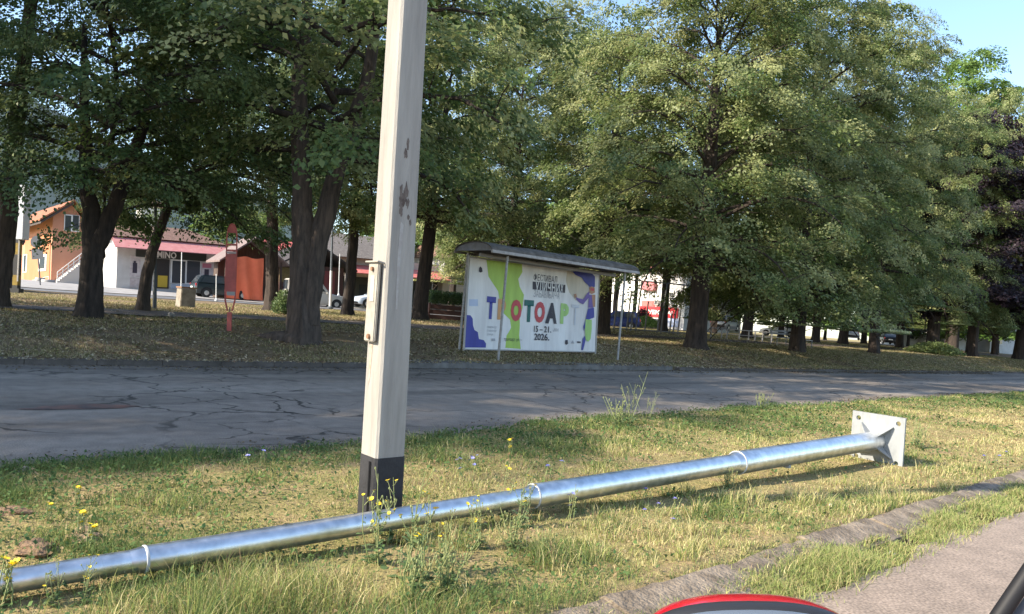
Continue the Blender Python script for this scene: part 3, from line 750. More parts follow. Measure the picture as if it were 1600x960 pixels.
def crown_proto(key, kind, **kw):
    V, F, tn, mb = crown_data(**kw)
    c = np_mesh('crown', V, F, LEAF[kind], {'tone': ('FLOAT', tn)}); c.hide_render = False
    b = mb.build('branches', M_BARK, smooth=True)
    PROTO[key] = (c.data, b.data, kw)
    bpy.data.objects.remove(c); bpy.data.objects.remove(b)
crown_proto('lindenA', 'linden', seed=11, H=17.0, Rr=5.6, zb=3.5, n_limb=64, leaf=.118, per=115, spray=1.15, droop=.95, tone=.22, skirt=.6)
crown_proto('lindenB', 'linden', seed=23, H=17.5, Rr=5.0, zb=2.2, n_limb=58, leaf=.12, per=110, spray=1.1, droop=.95, tone=.20, skirt=1.6)
crown_proto('lindenC', 'linden', seed=31, H=15.0, Rr=4.4, zb=4.2, n_limb=32, leaf=.115, per=105, spray=1.1, droop=.8, tone=.15, skirt=.4)
crown_proto('mapleA', 'maple', seed=47, H=13.0, Rr=4.8, zb=3.7, n_limb=38, leaf=.105, per=125, spray=1.05, droop=.7, tone=.12, skirt=.5)
crown_proto('mapleB', 'maple', seed=53, H=14.0, Rr=4.6, zb=4.6, n_limb=34, leaf=.105, per=120, spray=1.05, droop=.75, tone=.16, skirt=.3)
crown_proto('purple', 'purple', seed=61, H=13.0, Rr=3.6, zb=2.8, n_limb=36, leaf=.16, per=75, spray=1.0, droop=.5, tone=.1, skirt=.6)
crown_proto('bright', 'bright', seed=71, H=22.0, Rr=4.4, zb=5.0, n_limb=54, leaf=.22, per=64, spray=1.4, droop=.4, tone=.2)
crown_proto('bushy', 'bright', seed=83, H=7.0, Rr=3.6, zb=1.2, n_limb=22, leaf=.22, per=36, spray=1.0, droop=.4, tone=.1)

def trunk_mesh(seed, stems, bark, flare=.35):
    """stems: list of (points, radii); buttressed foot"""
    mb = MB(); rnd = random.Random(seed)
    for pts, rad in stems:
        P = []; Q = []
        for i in range(len(pts) - 1):
            a, b = Vector(pts[i]), Vector(pts[i + 1]); n = 5
            for k in range(n):
                t = k / n; P.append(a.lerp(b, t) + Vector((rnd.uniform(-.025, .025), rnd.uniform(-.025, .025), 0))); Q.append(rad[i] + (rad[i + 1] - rad[i]) * t)
        P.append(Vector(pts[-1])); Q.append(rad[-1])
        ph = rnd.uniform(0, 6)
        Q = [q * (1 + flare * math.exp(-max(0, p.z) / .28)) if pts[0][2] < .5 else q for p, q in zip(P, Q)]
        mb.tube(P, Q, 18, jit=lambda i, k: .07 * math.sin(k * 2 * math.pi / 18 * 5 + ph + i * .15) + .05 * math.sin(k * 2 * math.pi / 18 * 3 + ph * 2) + rnd.uniform(-.03, .03))
    me = mb.build('trunk', bark, smooth=True); d = me.data; bpy.data.objects.remove(me); return d
TRUNKS = {}
def straight(r, H, lean=(0, 0), bark=None, key=None):
    key = (r, round(H), lean, bark.name)
    if key not in TRUNKS:
        TRUNKS[key] = trunk_mesh(hash(key[:2]) % 999, [([(0, 0, -.3), (0, 0, .4), (lean[0] * .25, lean[1] * .25, H * .25), (lean[0] * .6, lean[1] * .6, H * .55), (lean[0], lean[1], H * .76)], [r * 1.05, r, r * .86, r * .55, r * .12])], bark)
    return TRUNKS[key]
ntree = [0]
def tree(kind, loc, proto, label, r=.35, scale=1.0, zs=None, rot=None, crown_off=(0, 0), lean=(0, 0), trunk=None, bark=None, group=None, cat='tree', crown_dz=0.0):
    ntree[0] += 1
    ro = empty(kind, loc, label, cat, group)
    cd, bd, kw = PROTO[proto]; zs = zs or scale; bark = bark or M_BARK
    td = trunk or straight(r, kw['H'] * zs, lean, bark)
    for nm, d in (('crown', cd), ('branches', bd)):
        o = bpy.data.objects.new(nm, d); COL.objects.link(o); o.parent = ro
        o.location = (crown_off[0], crown_off[1], crown_dz); o.rotation_euler = (0, 0, rot if rot is not None else ntree[0] * 1.9); o.scale = (scale, scale, zs)
    o = bpy.data.objects.new('trunk', td); COL.objects.link(o); o.parent = ro
    return ro
def foot(x, y, d):
    p = px(x, y, d); g = gzf(p); p.z = g; return p
RX = CR                                         # picture right, for trunk leans
# --- left group
f5 = foot(470, 532, 17.4)
t5 = trunk_mesh(5, [([(0, 0, -.3), (0, 0, .3), (-.05, 0, 1.2), (-.12, 0, 2.2), (-.28, .05, 3.6), (-.55, .2, 6.0), (-.5, .3, 10)], [.37, .34, .31, .26, .21, .17, .05]),
                    ([(.12, .0, .4), (.14, 0, 1.4), (.22, .05, 2.3), (.48, .1, 3.8), (.95, .3, 6.0), (1.3, .4, 10)], [.25, .27, .24, .19, .15, .05]),
                    ([(-.1, -.2, -.02), (-.5, -.25, .06), (-1.15, -.1, -.03)], [.2, .11, .03])], M_BARK2, .28)
tree('linden_tree', f5, 'lindenC', 'large grey barked tree with forked trunk beside the concrete pole, raised root at its foot', trunk=t5, scale=1.12, zs=1.12, crown_dz=.2, rot=.4, crown_off=(.3, .2))
f2 = foot(140, 487, 18.0)
t2 = trunk_mesh(6, [([(0, 0, -.3), (0, 0, .5), (-.03, 0, 1.6), (-.12, 0, 2.3), (-.5, .2, 3.6), (-.9, .4, 7)], [.28, .255, .23, .20, .15, .05]),
                    ([(.0, .02, 1.4), (.12, 0, 1.9), (.4, .1, 2.8), (.75, .2, 4.4), (1.1, .4, 7)], [.19, .185, .16, .12, .04])], M_BARK, .25)
tree('maple_tree', f2, 'mapleA', 'dark trunked tree that forks in a Y in front of the orange house', trunk=t2, scale=.86, zs=.95, rot=2.2, crown_off=(.2, 0), crown_dz=.15)
f1 = foot(0, 470, 19.0)
t1 = trunk_mesh(7, [([(0, 0, -.3), (0, 0, .5), (.02, 0, 2.0), (.05, 0, 4.2), (.08, .1, 7), (.1, .2, 12)], [.25, .215, .20, .18, .15, .05])], M_BARK2, .2)
tree('maple_tree', f1, 'mapleB', 'tall thin tree leaning inward past the striped black and yellow post', trunk=t1, scale=.8, zs=1.08, rot=1.0, crown_off=(.3, .3), crown_dz=4.2)
f3 = foot(221, 490, 22.5)
t3 = trunk_mesh(8, [([(0, 0, -.3), (.02, 0, .4), (.16, 0, 1.7), (.50, 0, 3.0), (.75, .1, 4.6), (1.2, .3, 8)], [.20, .17, .145, .125, .10, .04])], M_BARK2, .2)
tree('maple_tree', f3, 'mapleB', 'slender leaning tree in front of the white shop with the pink awning', trunk=t3, scale=.72, zs=.85, rot=3.0, crown_off=(1.1, .2), crown_dz=-.35)
tree('maple_tree', foot(425, 477, 32), 'mapleB', 'dark upright tree next to the hanging red cloth', r=.27, scale=1.0, zs=1.0, lean=(-.9, 0), crown_off=(-.3, 0), crown_dz=.6)
tree('linden_tree', foot(543, 492, 34), 'lindenC', 'thin dark tree in front of the pale blue hatchback', r=.24, scale=.85, zs=1.0, crown_dz=1.0)
tree('linden_tree', foot(655, 490, 34.5), 'lindenC', 'dark tree standing between concrete pole and brown planter box', r=.32, scale=.95, zs=1.0, crown_dz=.9, lean=(.6, .2))
# --- middle and right group
tree('linden_tree', foot(940, 503, 36), 'lindenC', 'dark tree rising directly behind the shelter roof end post', r=.40, scale=1.0, zs=1.08, crown_dz=.3)
tree('linden_tree', foot(1088, 541, 30), 'lindenA', 'broad linden with thick brown trunk, first to the right of the bus shelter', r=.37, scale=1.0, zs=1.03, bark=M_BARK, rot=.7)
tree('linden_tree', foot(1245, 546, 35.7), 'lindenB', 'low branched linden with leaves hanging almost to its root, right of the white railing', r=.32, scale=1.0, zs=1.04, rot=2.0, crown_dz=.7)
tree('linden_tree', foot(1365, 549, 43), 'lindenB', 'linden with slim dark trunk beside the sunlit strip of path', r=.27, scale=.86, zs=1.0, rot=4.4, crown_dz=2.2)
tree('linden_tree', foot(1456, 548, 55), 'lindenB', 'ivy footed linden with a green bush around its trunk', r=.42, scale=.9, zs=1.02, rot=5.1, crown_dz=1.6)
tree('purple_plum_tree', foot(1518, 556, 56), 'purple', 'dark purple leaved tree among the green trees', r=.38, scale=1.4, zs=1.36, rot=.5, crown_dz=.3)
tree('linden_tree', foot(1592, 557, 62), 'lindenA', 'slanting trunk tree last in the row by the picture edge', r=.38, scale=1.05, zs=1.32, lean=(1.5, 0), rot=2.8)
tree('poplar_tree', foot(1490, 535, 78), 'bright', 'light green sunlit tree rising behind the purple tree', r=.45, scale=1.35, zs=1.42, rot=1.1)
tree('linden_tree', foot(1036, 513, 52), 'lindenC', 'thin dark tree before the red and white shop front', r=.28, scale=1.0, zs=1.15, crown_dz=1.6)
for k, (x, y, d, pr, s, z, rr, lab) in enumerate((
    (1168, 522, 52, 'lindenC', 1.1, 1.2, .5, 'stout dark tree behind the white railing'),
    (1275, 528, 56, 'lindenA', .9, 1.05, .42, 'shaded tree just behind the low branched linden'),
    (1318, 530, 60, 'lindenC', 1.1, 1.2, .5, 'dark broad tree in the second row beside the white parked car'),
    (1405, 540, 66, 'lindenA', .9, 1.05, .45, 'straight dark tree in the second row between two slim lindens'),
    (1115, 515, 66, 'lindenC', 1.2, 1.25, .4, 'far slim tree seen between the white railing posts'),
    (860, 498, 48, 'lindenC', 1.2, 1.25, .4, 'tall tree behind the banner whose trunk the banner hides'),
    (790, 492, 44, 'lindenB', 1.0, 1.05, .4, 'dense tree behind the curved shelter roof'),
    (705, 480, 62, 'lindenC', 1.3, 1.2, .42, 'tree behind the brown planter box near the grey wall'),
    (960, 500, 70, 'lindenC', 1.2, 1.25, .35, 'slender tree near the parked blue car'),
    (990, 505, 74, 'lindenC', 1.1, 1.15, .3, 'thin tree touching the left edge of the red shop sign'),
    (1220, 525, 82, 'lindenB', 1.2, 1.2, .45, 'far tree behind the small white car'),
    (1350, 535, 88, 'lindenA', 1.15, 1.2, .45, 'far shaded tree behind the sunlit path strip'),
    (1480, 540, 84, 'lindenB', 1.1, 1.1, .45, 'far tree half hidden by the ivy footed linden'),
    (1555, 545, 80, 'lindenA', 1.1, 1.2, .45, 'far tree behind the purple tree trunk'),
    (1620, 550, 84, 'lindenB', 1.2, 1.2, .45, 'pale sunlit tree at the far right border of the park'))):
    tree('linden_tree', foot(x, y, d), pr, lab, r=rr * .66, scale=s, zs=z, crown_dz=1.6, group='trees further back in the park')
for k, (x, y, d, s, lab) in enumerate((
    (385, 440, 84, 1.5, 'light green bush tree over the dark stall roof'), (600, 455, 80, 1.6, 'green bush tree behind the long red awning'),
    (650, 460, 92, 1.9, 'tall green bush tree above the awning end'), (720, 470, 86, 1.6, 'green bush tree left of the banner'),
    (770, 470, 100, 2.2, 'big far bush tree behind the shelter'), (1130, 500, 104, 2.2, 'far bush tree between park trunks and railing'), (880, 480, 104, 2.4, 'far bush tree behind the banner top'),
    (1290, 515, 108, 2.2, 'far bush tree at the end of the park'), (1420, 522, 112, 2.2, 'far bush tree in the gap beside the ivy footed linden'), (1560, 530, 112, 2.0, 'far bush tree in the gap right of the purple tree'))):
    tree('bush_tree', foot(x, y, d), 'bushy', lab, r=.2, scale=s, zs=s * .95, group='bushy trees along the far street')
# --- the row goes on to the left of the picture and shades the road
for k, (s, n, pr, sc, zz) in enumerate(((-5.0, 19.0, 'lindenC', .9, 1.1), (-8, 17.2, 'lindenB', .9, .98), (-15, 16.0, 'lindenA', .85, 1.0), (-21, 15.8, 'lindenB', .92, 1.06), (-5, 25, 'lindenC', 1.1, 1.1), (-28, 16.2, 'lindenA', .88, 1.02))):
    p = sn(s, n); p.z = gzf(p)
    tree('linden_tree', p, pr, 'linden of the park row continuing beyond the left picture edge', r=.4, scale=sc, zs=zz, group='park trees beyond the left edge')
# ================================================================== GRASS, LEAF LITTER, WEEDS
def vnoise(s, n, sc, seed):
    """value noise 0..1"""
    g = np.random.default_rng(seed); T = g.random((64, 64)); x = s * sc + 1000; y = n * sc + 1000
    i = np.floor(x).astype(int); j = np.floor(y).astype(int); u = x - i; v = y - j; u = u * u * (3 - 2 * u); v = v * v * (3 - 2 * v)
    f = lambda a, b: T[a % 64, b % 64]
    return (f(i, j) * (1 - u) + f(i + 1, j) * u) * (1 - v) + (f(i, j + 1) * (1 - u) + f(i + 1, j + 1) * u) * v
def fbm(s, n, sc, seed): return .5 * vnoise(s, n, sc, seed) + .3 * vnoise(s, n, sc * 2.1, seed + 1) + .2 * vnoise(s, n, sc * 4.7, seed + 2)
def in_view(s, n, margin=1.15):
    x = s * DS[0] + n * DN[0]; y = s * DS[1] + n * DN[1]
    return (y > 1.2) & (np.abs(x) < y * .667 * margin + .8), np.maximum(y, 1.2)
M_GRASS = attr_mat('grass blade', 'tint', .75, .35)
def blades(name, s, n, z, h, w, col, bend, seed, kind='stuff'):
    g = np.random.default_rng(seed); N = len(s)
    P = s[:, None] * DS + n[:, None] * DN
    a = g.uniform(0, 2 * np.pi, N); ex = np.cos(a); ey = np.sin(a)
    b = g.uniform(0, 2 * np.pi, N); bl = bend * h * g.uniform(.2, 1.3, N); bx = np.cos(b) * bl; by = np.sin(b) * bl
    V = np.zeros((N, 5, 3)); hw = w / 2
    for k, (sg, t) in enumerate(((-1, 0), (1, 0), (-.8, .55), (.8, .55), (0, 1))):
        V[:, k, 0] = P[:, 0] + ex * hw * sg + bx * t * t; V[:, k, 1] = P[:, 1] + ey * hw * sg + by * t * t
        V[:, k, 2] = z - .006 + (h * t - .35 * bl * t * t)
    F = np.array([(0, 1, 3), (0, 3, 2), (2, 3, 4)]); F = (F[None] + 5 * np.arange(N)[:, None, None]).reshape(-1, 3)
    C = np.ones((N, 5, 4)); C[:, :, :3] = col[:, None, :]; 
    o = np_mesh(name, V.reshape(-1, 3), F, M_GRASS, {'tint': ('FLOAT_COLOR', C.reshape(-1, 4))})
    return tag(o, kind=kind)
def mixc(a, b, t): return np.array(a)[None] * (1 - t[:, None]) + np.array(b)[None] * t[:, None]
def grass_colours(dry, g):
    n = len(dry)
    green = mixc((.085, .135, .040), (.17, .23, .075), g.random(n)); straw = mixc((.50, .43, .19), (.70, .62, .33), g.random(n)); brown = mixc((.27, .18, .10), (.40, .28, .16), g.random(n))
    pick = dry + g.normal(0, .20, n)
    c = np.where((pick < .46)[:, None], green, np.where((pick < .62)[:, None], mixc((.26, .31, .085), (.40, .41, .13), g.random(n)), straw))
    return np.where(((pick > .62) & (g.random(n) < .25))[:, None], brown, c)
def verge_fields(s, n):
    dry = .545 + .85 * (fbm(s, n, .75, 5) - .5) + .55 * (fbm(s, n, 3.1, 9) - .5)
    dry = dry - .20 * np.clip((n - 4.6) / 1.2, 0, 1) - .26 * np.clip((3.0 - s) / 2.2, 0, 1) * np.clip((n - 3.4) / .8, 0, 1) + .10 * np.clip((s - 5) / 5, 0, 1) * (n < 4.6) + .06 * (n < 3.2) - .10 * np.clip((4.2 - s) / 1.5, 0, 1)
    bare = fbm(s, n, 1.3, 21)
    return dry, bare
def verge_grass():
    g = np.random.default_rng(1); M = 1500000
    s = -1 + 48 * g.random(M) ** 1.6; n = 2.30 + 4.8 * g.random(M) - .16 * (g.random(M) < .12)
    # uniform-area correction is folded into the acceptance by distance
    ok, d = in_view(s, n)
    dens = 1 / (1.6 * np.maximum((s + 1) / 48, 1e-3) ** (.6 / 1.6))
    tgt = np.clip((4.2 / d) ** 1.35, 0, 1.0) / np.maximum(dens, .25)
    acc = ok & (g.random(M) < tgt * 1.0) & (n < near_edge(s) + .05 * g.normal(0, 1, M))
    s, n, d = s[acc], n[acc], d[acc]
    dry, bare = verge_fields(s, n)
    k = g.random(len(s)) < np.clip(1.55 - 1.5 * np.clip((bare - .45) / .25, 0, 1), .12, 1)
    s, n, d, dry, bare = s[k], n[k], d[k], dry[k], bare[k]
    N = len(s)
    tall = fbm(s, n, 1.9, 33)
    h = .022 + .060 * np.clip((tall - .45) / .25, 0, 1.3) * (1 - .6 * np.clip((s - 6) / 6, 0, 1)) + .012 * (dry < .45)
    h += .045 * np.exp(-((n - near_edge(s)) / .25) ** 2) * np.clip((fbm(s, n, 1.2, 44) - .3) / .3, 0, 1); h *= np.where((n > 3.0) & (n < 3.66) & (s < 9), .5, 1); h += .04 * (np.abs(n - 3.45) < .06) * (fbm(s, n, 2.5, 66) > .56)
    h += .05 * np.clip((fbm(s, n, .9, 55) - .58) / .1, 0, 1)
    h += .055 * np.clip((3.6 - s) / 1.5, 0, 1) * (n < 3.2) * np.clip((fbm(s, n, 2.2, 71) - .38) / .2, 0, 1); h += .08 * (fbm(s, n, 3.3, 72) > .66) * (n < 3.4)
    h *= g.uniform(.45, 1.35, N)
    w = .0030 * (d / 4) ** .7 * g.uniform(.7, 1.4, N)
    blades('verge_grass', s, n, gz(s, n), h, w, grass_colours(dry, g), .75, 2)
    return N
print('blades', verge_grass())
def kerb_grass():
    g = np.random.default_rng(4); M = 150000
    s = g.uniform(1, 26, M); n = 1.78 + .27 * g.random(M) ** .8 + .055 * g.normal(0, 1, M)
    ok, d = in_view(s, n)
    patch = fbm(s, n * .3, 1.1, 77); acc = ok & (g.random(M) < np.clip((patch - .36) / .16, .04, 1) * np.clip((5 / d) ** 1.2, 0, 1) * .75)
    s, n, d, patch = s[acc], n[acc], d[acc], patch[acc]; N = len(s)
    h = (.03 + .085 * np.clip((patch - .36) / .3, 0, 1)) * g.uniform(.4, 1.3, N)
    col = mixc((.14, .21, .055), (.40, .42, .15), g.random(N)); col = np.where((g.random(N) < .30)[:, None], np.array((.42, .36, .17))[None], col)
    blades('kerb_grass', s, n, np.zeros(N), h, .0036 * (d / 4) ** .6 * g.uniform(.7, 1.4, N), col, .95, 5)
kerb_grass()
def kerb_tufts():
    g = np.random.default_rng(14); M = 60000
    s = g.uniform(1, 26, M); n = g.uniform(2.0, 2.34, M); ok, d = in_view(s, n)
    f = fbm(s, n, 1.9, 81) + .35 * np.abs(n - 2.16) / .18
    acc = ok & (g.random(M) < np.clip((f - .62) / .12, 0, 1) * np.clip((5 / d) ** 1.2, 0, 1))
    s, n, d = s[acc], n[acc], d[acc]; N = len(s)
    blades('kerb_tufts', s, n, np.full(N, .02), g.uniform(.02, .075, N), .0034 * (d / 4) ** .6 * g.uniform(.7, 1.4, N), grass_colours(np.full(N, .5), g), .9, 15)
kerb_tufts()
def bank_grass():
    g = np.random.default_rng(6); M = 500000
    s = g.uniform(-6, 75, M); n = 13.7 + 24 * g.random(M) ** 1.5
    ok, d = in_view(s, n, 1.05); patch = fbm(s, n, .35, 88) + .12 * np.clip((s - 18) / 20, 0, 1)
    acc = ok & (g.random(M) < np.clip((patch - .33) / .2, .05, 1) * .8) & ~((n > 21.6) & (n < 23.6))
    s, n, d = s[acc], n[acc], d[acc]; N = len(s)
    col = mixc((.10, .125, .035), (.24, .22, .08), g.random(N)); col = np.where((g.random(N) < .5)[:, None], mixc((.36, .29, .15), (.52, .44, .25), g.random(N)), col)
    blades('bank_grass', s, n, gz(s, n), g.uniform(.03, .10, N), .010 * (d / 18) ** .8 * g.uniform(.7, 1.5, N), col, .8, 7)
bank_grass()
def flakes(name, s, n, z, size, col, tilt, seed):
    """flat leaves lying on the ground"""
    g = np.random.default_rng(seed); N = len(s); P = s[:, None] * DS + n[:, None] * DN; a = g.uniform(0, 6.28, N)
    A = np.stack([np.cos(a), np.sin(a), g.normal(0, tilt, N)], 1); B = np.stack([-np.sin(a), np.cos(a), g.normal(0, tilt, N)], 1)
    c = np.concatenate([P, (z + .012)[:, None]], 1); L = size[:, None]; Wd = L * g.uniform(.5, .8, N)[:, None]
    up = np.array((0, 0, 1.0)) * L * g.uniform(0, .25, N)[:, None]
    V = np.stack([c - A * L / 2, c + B * Wd / 2 + up, c + A * L / 2, c - B * Wd / 2 + up], 1).reshape(-1, 3)
    C = np.ones((N, 4, 4)); C[:, :, :3] = col[:, None, :]
    return tag(np_mesh(name, V, np.arange(N * 4).reshape(N, 4), M_GRASS, {'tint': ('FLOAT_COLOR', C.reshape(-1, 4))}), kind='stuff')
def litter():
    g = np.random.default_rng(9); M = 190000
    s = g.uniform(-6, 70, M); n = 13.3 + 14 * g.random(M) ** 1.5; ok, d = in_view(s, n, 1.05)
    acc = ok & (g.random(M) < np.clip((fbm(s, n, .5, 91) - .28) / .25, .05, 1) * .8) & ((n > 13.75) | (g.random(M) < .5))
    s, n, d = s[acc], n[acc], d[acc]; N = len(s)
    pal = np.array([(.38, .27, .15), (.52, .41, .26), (.25, .17, .11), (.60, .50, .34), (.42, .35, .17), (.20, .14, .09)])
    col = pal[g.integers(0, 6, N)] * g.uniform(.7, 1.15, N)[:, None]
    z = np.where(n < 13.68, .10, gz(s, n))
    z = np.where((n < 14.25) & (s > 9.6) & (s < 19.4), .13, z)
    flakes('fallen_leaves', s, n, z, .055 * (d / 18) ** .5 * g.uniform(.6, 1.6, N), col, .3, 10)
    M = 30000; s = g.uniform(-3, 50, M); e = g.random(M); n = np.where(e < .5, near_edge(s) + .02 + .5 * g.random(M) ** 2.5, 13.45 - .7 * g.random(M) ** 2); ok, d = in_view(s, n, 1.05)
    acc = ok & (g.random(M) < np.clip(.25 + 1.2 * (fbm(s, n, .8, 95) - .4), .03, 1)); s, n, d = s[acc], n[acc], d[acc]; N = len(s)
    flakes('road_grit', s, n, np.full(N, -.006), .022 * (d / 8) ** .6 * g.uniform(.5, 1.8, N), pal[g.integers(0, 6, N)] * g.uniform(.35, .8, N)[:, None], .2, 16)
    # creeping broad-leaved weeds between the grass of the verge
    M = 160000; s = -1 + 30 * g.random(M) ** 1.5; n = g.uniform(2.35, 7.2, M); ok, d = in_view(s, n)
    dry, bare = verge_fields(s, n)
    acc = ok & (n < near_edge(s)) & (g.random(M) < np.clip((.62 - dry) / .3, .03, 1) * np.clip((5 / d), 0, 1) * .6)
    s, n, d = s[acc], n[acc], d[acc]; N = len(s)
    flakes('clover', s, n, gz(s, n) + g.uniform(0, .05, N), .018 * (d / 4) ** .5 * g.uniform(.6, 1.7, N), mixc((.045, .10, .035), (.13, .20, .06), g.random(N)), .5, 12)
    M = 26000; s = -1 + 24 * g.random(M) ** 1.4; n = g.uniform(2.3, 6.6, M); ok, d = in_view(s, n); acc = ok & (g.random(M) < .5)
    s, n, d = s[acc], n[acc], d[acc]; N = len(s)
    flakes('dry_thatch', s, n, gz(s, n) + g.uniform(0, .03, N), .017 * (d / 4) ** .5 * g.uniform(.4, 1.6, N), mixc((.22, .14, .07), (.45, .36, .2), g.random(N)), .4, 13)
litter()

M_STEM = mat('weed stem', (.16, .20, .07), .7, col2=(.24, .25, .10), scale=30)
M_WLEAF = leaf_mat('weed leaf', (.07, .13, .05), (.16, .22, .09), (.2, .25, .1), .3)
M_YEL = mat('yellow petals', (.80, .62, .02), .6, col2=(.75, .50, .02), scale=40)
M_BLUE = mat('chicory petals', (.26, .27, .72), .6, col2=(.36, .34, .72), scale=40)
def flower_head(mb, c, r, npet, rnd, cup=.3):
    nx = Vector((rnd.uniform(-.6, .6), rnd.uniform(-.9, .1), .9)).normalized(); u = nx.orthogonal().normalized(); w = nx.cross(u)
    for k in range(npet):
        a = 2 * math.pi * k / npet + rnd.uniform(-.1, .1); b = math.pi / npet * .95
        e = lambda an, q, h: c + (math.cos(an) * u + math.sin(an) * w) * q + nx * h
        mb.add([c, e(a - b, r * .7, r * cup * .6), e(a, r, r * cup), e(a + b, r * .7, r * cup * .6)], [(0, 1, 2, 3)])
    mb.add([c + nx * r * .12 + (math.cos(k * 1.047) * u + math.sin(k * 1.047) * w) * r * .25 for k in range(6)], [(0, 1, 2, 3, 4, 5)])
def weed(name, label, cat, group, seed, h, n_stem, n_head, petal_m, head_r, leafy, npet=9):
    rnd = random.Random(seed); ro = empty(name, Vector((0, 0, 0)), label, cat, group); st = MB(); lf = MB(); heads = []
    for k in range(n_stem):
        a = rnd.uniform(0, 6.28); sp = rnd.uniform(.03, .22 if n_head else .6) * h; hh = h * rnd.uniform(.6, 1.0)
        p0 = Vector((rnd.uniform(-.03, .03), rnd.uniform(-.03, .03), -.02)); p2 = Vector((math.cos(a) * sp, math.sin(a) * sp, hh)); p1 = p0.lerp(p2, .5) + Vector((rnd.uniform(-.02, .02), rnd.uniform(-.02, .02), 0))
        st.tube([p0, p1, p2], [.0032, .0026, .0016], 5); heads.append(p2)
        for b in range(rnd.randint(2, 4)):
            t = rnd.uniform(.45, .92); q = p0.lerp(p2, t); an = rnd.uniform(0, 6.28); ln = h * rnd.uniform(.08, .2)
            e = q + Vector((math.cos(an) * ln * .6, math.sin(an) * ln * .6, ln)); st.tube([q, q.lerp(e, .5) + Vector((0, 0, -.01)), e], [.002, .0016, .0013], 4); heads.append(e)
            st.lathe(e + Vector((0, 0, -.004)), [(.0015, -.008), (.005, -.002), (.004, .004), (.001, .007)], 6)
        for b in range(leafy):
            t = rnd.random() ** 1.4 * .8; q = p0.lerp(p2, t); an = rnd.uniform(0, 6.28); ln = rnd.uniform(.04, .11) * (1.15 - t) * (h / .45) ** .5
            dv = Vector((math.cos(an), math.sin(an), rnd.uniform(-.1, .8))).normalized(); sv = dv.cross(Vector((0, 0, 1))).normalized() * ln * .17
            m1, m2, e = q + dv * ln * .35, q + dv * ln * .7 - Vector((0, 0, ln * .05)), q + dv * ln - Vector((0, 0, ln * .18))
            lf.add([q, m1 + sv, m1 + sv * .3 + dv * ln * .1, m2 + sv * 1.1, e, m2 - sv * 1.1, m1 - sv * .3 + dv * ln * .1, m1 - sv], [(0, 1, 2, 6, 7), (2, 3, 4, 5, 6)])
    st.build('stem', M_STEM, ro)
    if lf.v: lf.build('leaves', M_WLEAF, ro)
    rnd.shuffle(heads)
    for c in heads[:n_head]:
        mb = MB(); flower_head(mb, c, head_r * rnd.uniform(.7, 1.2), npet, rnd); mb.build('blossom', petal_m, ro)
    return ro
YP = [weed('yellow_wildflower', 'x', 'wildflower', 'yellow wildflowers', 101, .44, 6, 8, M_YEL, .014, 10), weed('yellow_wildflower', 'x', 'wildflower', 'yellow wildflowers', 102, .38, 4, 5, M_YEL, .014, 8), weed('yellow_wildflower', 'x', 'wildflower', 'yellow wildflowers', 103, .15, 4, 5, M_YEL, .017, 5)]
CP = [weed('chicory', 'x', 'wildflower', 'blue chicory flowers', 111, .24, 3, 4, M_BLUE, .017, 4, 11), weed('chicory', 'x', 'wildflower', 'blue chicory flowers', 112, .17, 2, 2, M_BLUE, .018, 3, 11)]
LP = [weed('leafy_weed', 'x', 'weed', 'leafy weeds on the verge', 121, .24, 10, 0, M_YEL, .01, 11), weed('tall_weed', 'x', 'weed', 'leafy weeds on the verge', 122, .55, 4, 0, M_YEL, .01, 5)]
used_p = set()
def put(p, x, y, label, sc=1.0):
    w = on_ground(x, y); w.z = gzf(w); M = Matrix.Translation(w) @ Matrix.Rotation((x * 7 + y) % 6.28, 4, 'Z') @ Matrix.Scale(sc, 4)
    if p.name not in used_p:
        used_p.add(p.name); p.matrix_basis = M; p['label'] = label; return p
    return copy_tree(p, M, label)
put(YP[0], 588, 882, 'yellow flowered weed with tall crossing stems in front of the pole foot', 1.05)
put(YP[0], 640, 905, 'tallest yellow weed, rising before the steel column right of the black pole foot', 1.18)
put(YP[1], 612, 850, 'thin yellow weed whose buds overlap the black painted pole foot', 1.0)
put(YP[1], 690, 880, 'yellow weed with two low heads just right of the leafy clump', .8)
put(YP[0], 745, 858, 'upright yellow weed crossing the column where a joint collar is near', .85)
put(YP[0], 812, 825, 'yellow weed bunch behind and above the middle joint collar', .9)
put(YP[1], 790, 812, 'slim yellow weed beside the bunch at the middle joint collar', 1.0)
put(YP[1], 838, 800, 'small yellow weed right of the middle joint collar', .75)
put(YP[2], 128, 842, 'low yellow flowers beside the brown clods', 1.0)
put(YP[2], 78, 815, 'single low yellow flower near the bare soil patch', .7)
put(YP[2], 143, 862, 'low yellow flowers just above the steel column left of its first collar', .9)
put(YP[2], 122, 790, 'yellow flowers highest in the shaded grass left of the pole', .8)
put(YP[1], 80, 950, 'yellow weed in front of the thin column end', .55)
put(YP[1], 128, 945, 'yellow weed with orange head before the thin column end', .6)
put(YP[2], 12, 950, 'yellow weed at the lower left grass corner', 1.3)
put(YP[2], 795, 715, 'yellow flowers in the sunny grass behind the column', 1.2)
put(CP[0], 722, 752, 'blue chicory right of the pole, behind the column')
put(CP[0], 738, 742, 'darker blue chicory pair above the column right of the pole', .9)
put(CP[1], 858, 762, 'pale blue chicory touching the column right of the middle collar', 1.2)
put(CP[1], 878, 752, 'pale chicory a little higher than the column right of the middle collar', 1.1)
put(CP[0], 895, 815, 'dense violet chicory hanging in front of the column', 1.0)
put(CP[1], 905, 800, 'violet chicory right beside the dense one at the column', 1.0)
put(CP[1], 1012, 795, 'lone chicory just under the column, mid way to the plate', 1.0)
put(CP[1], 1010, 828, 'chicory in the dry grass below the lone one', .9)
put(CP[1], 1032, 818, 'chicory in the dry grass between two others', .9)
put(CP[1], 1058, 812, 'chicory in the dry grass furthest toward the plate', 1.0)
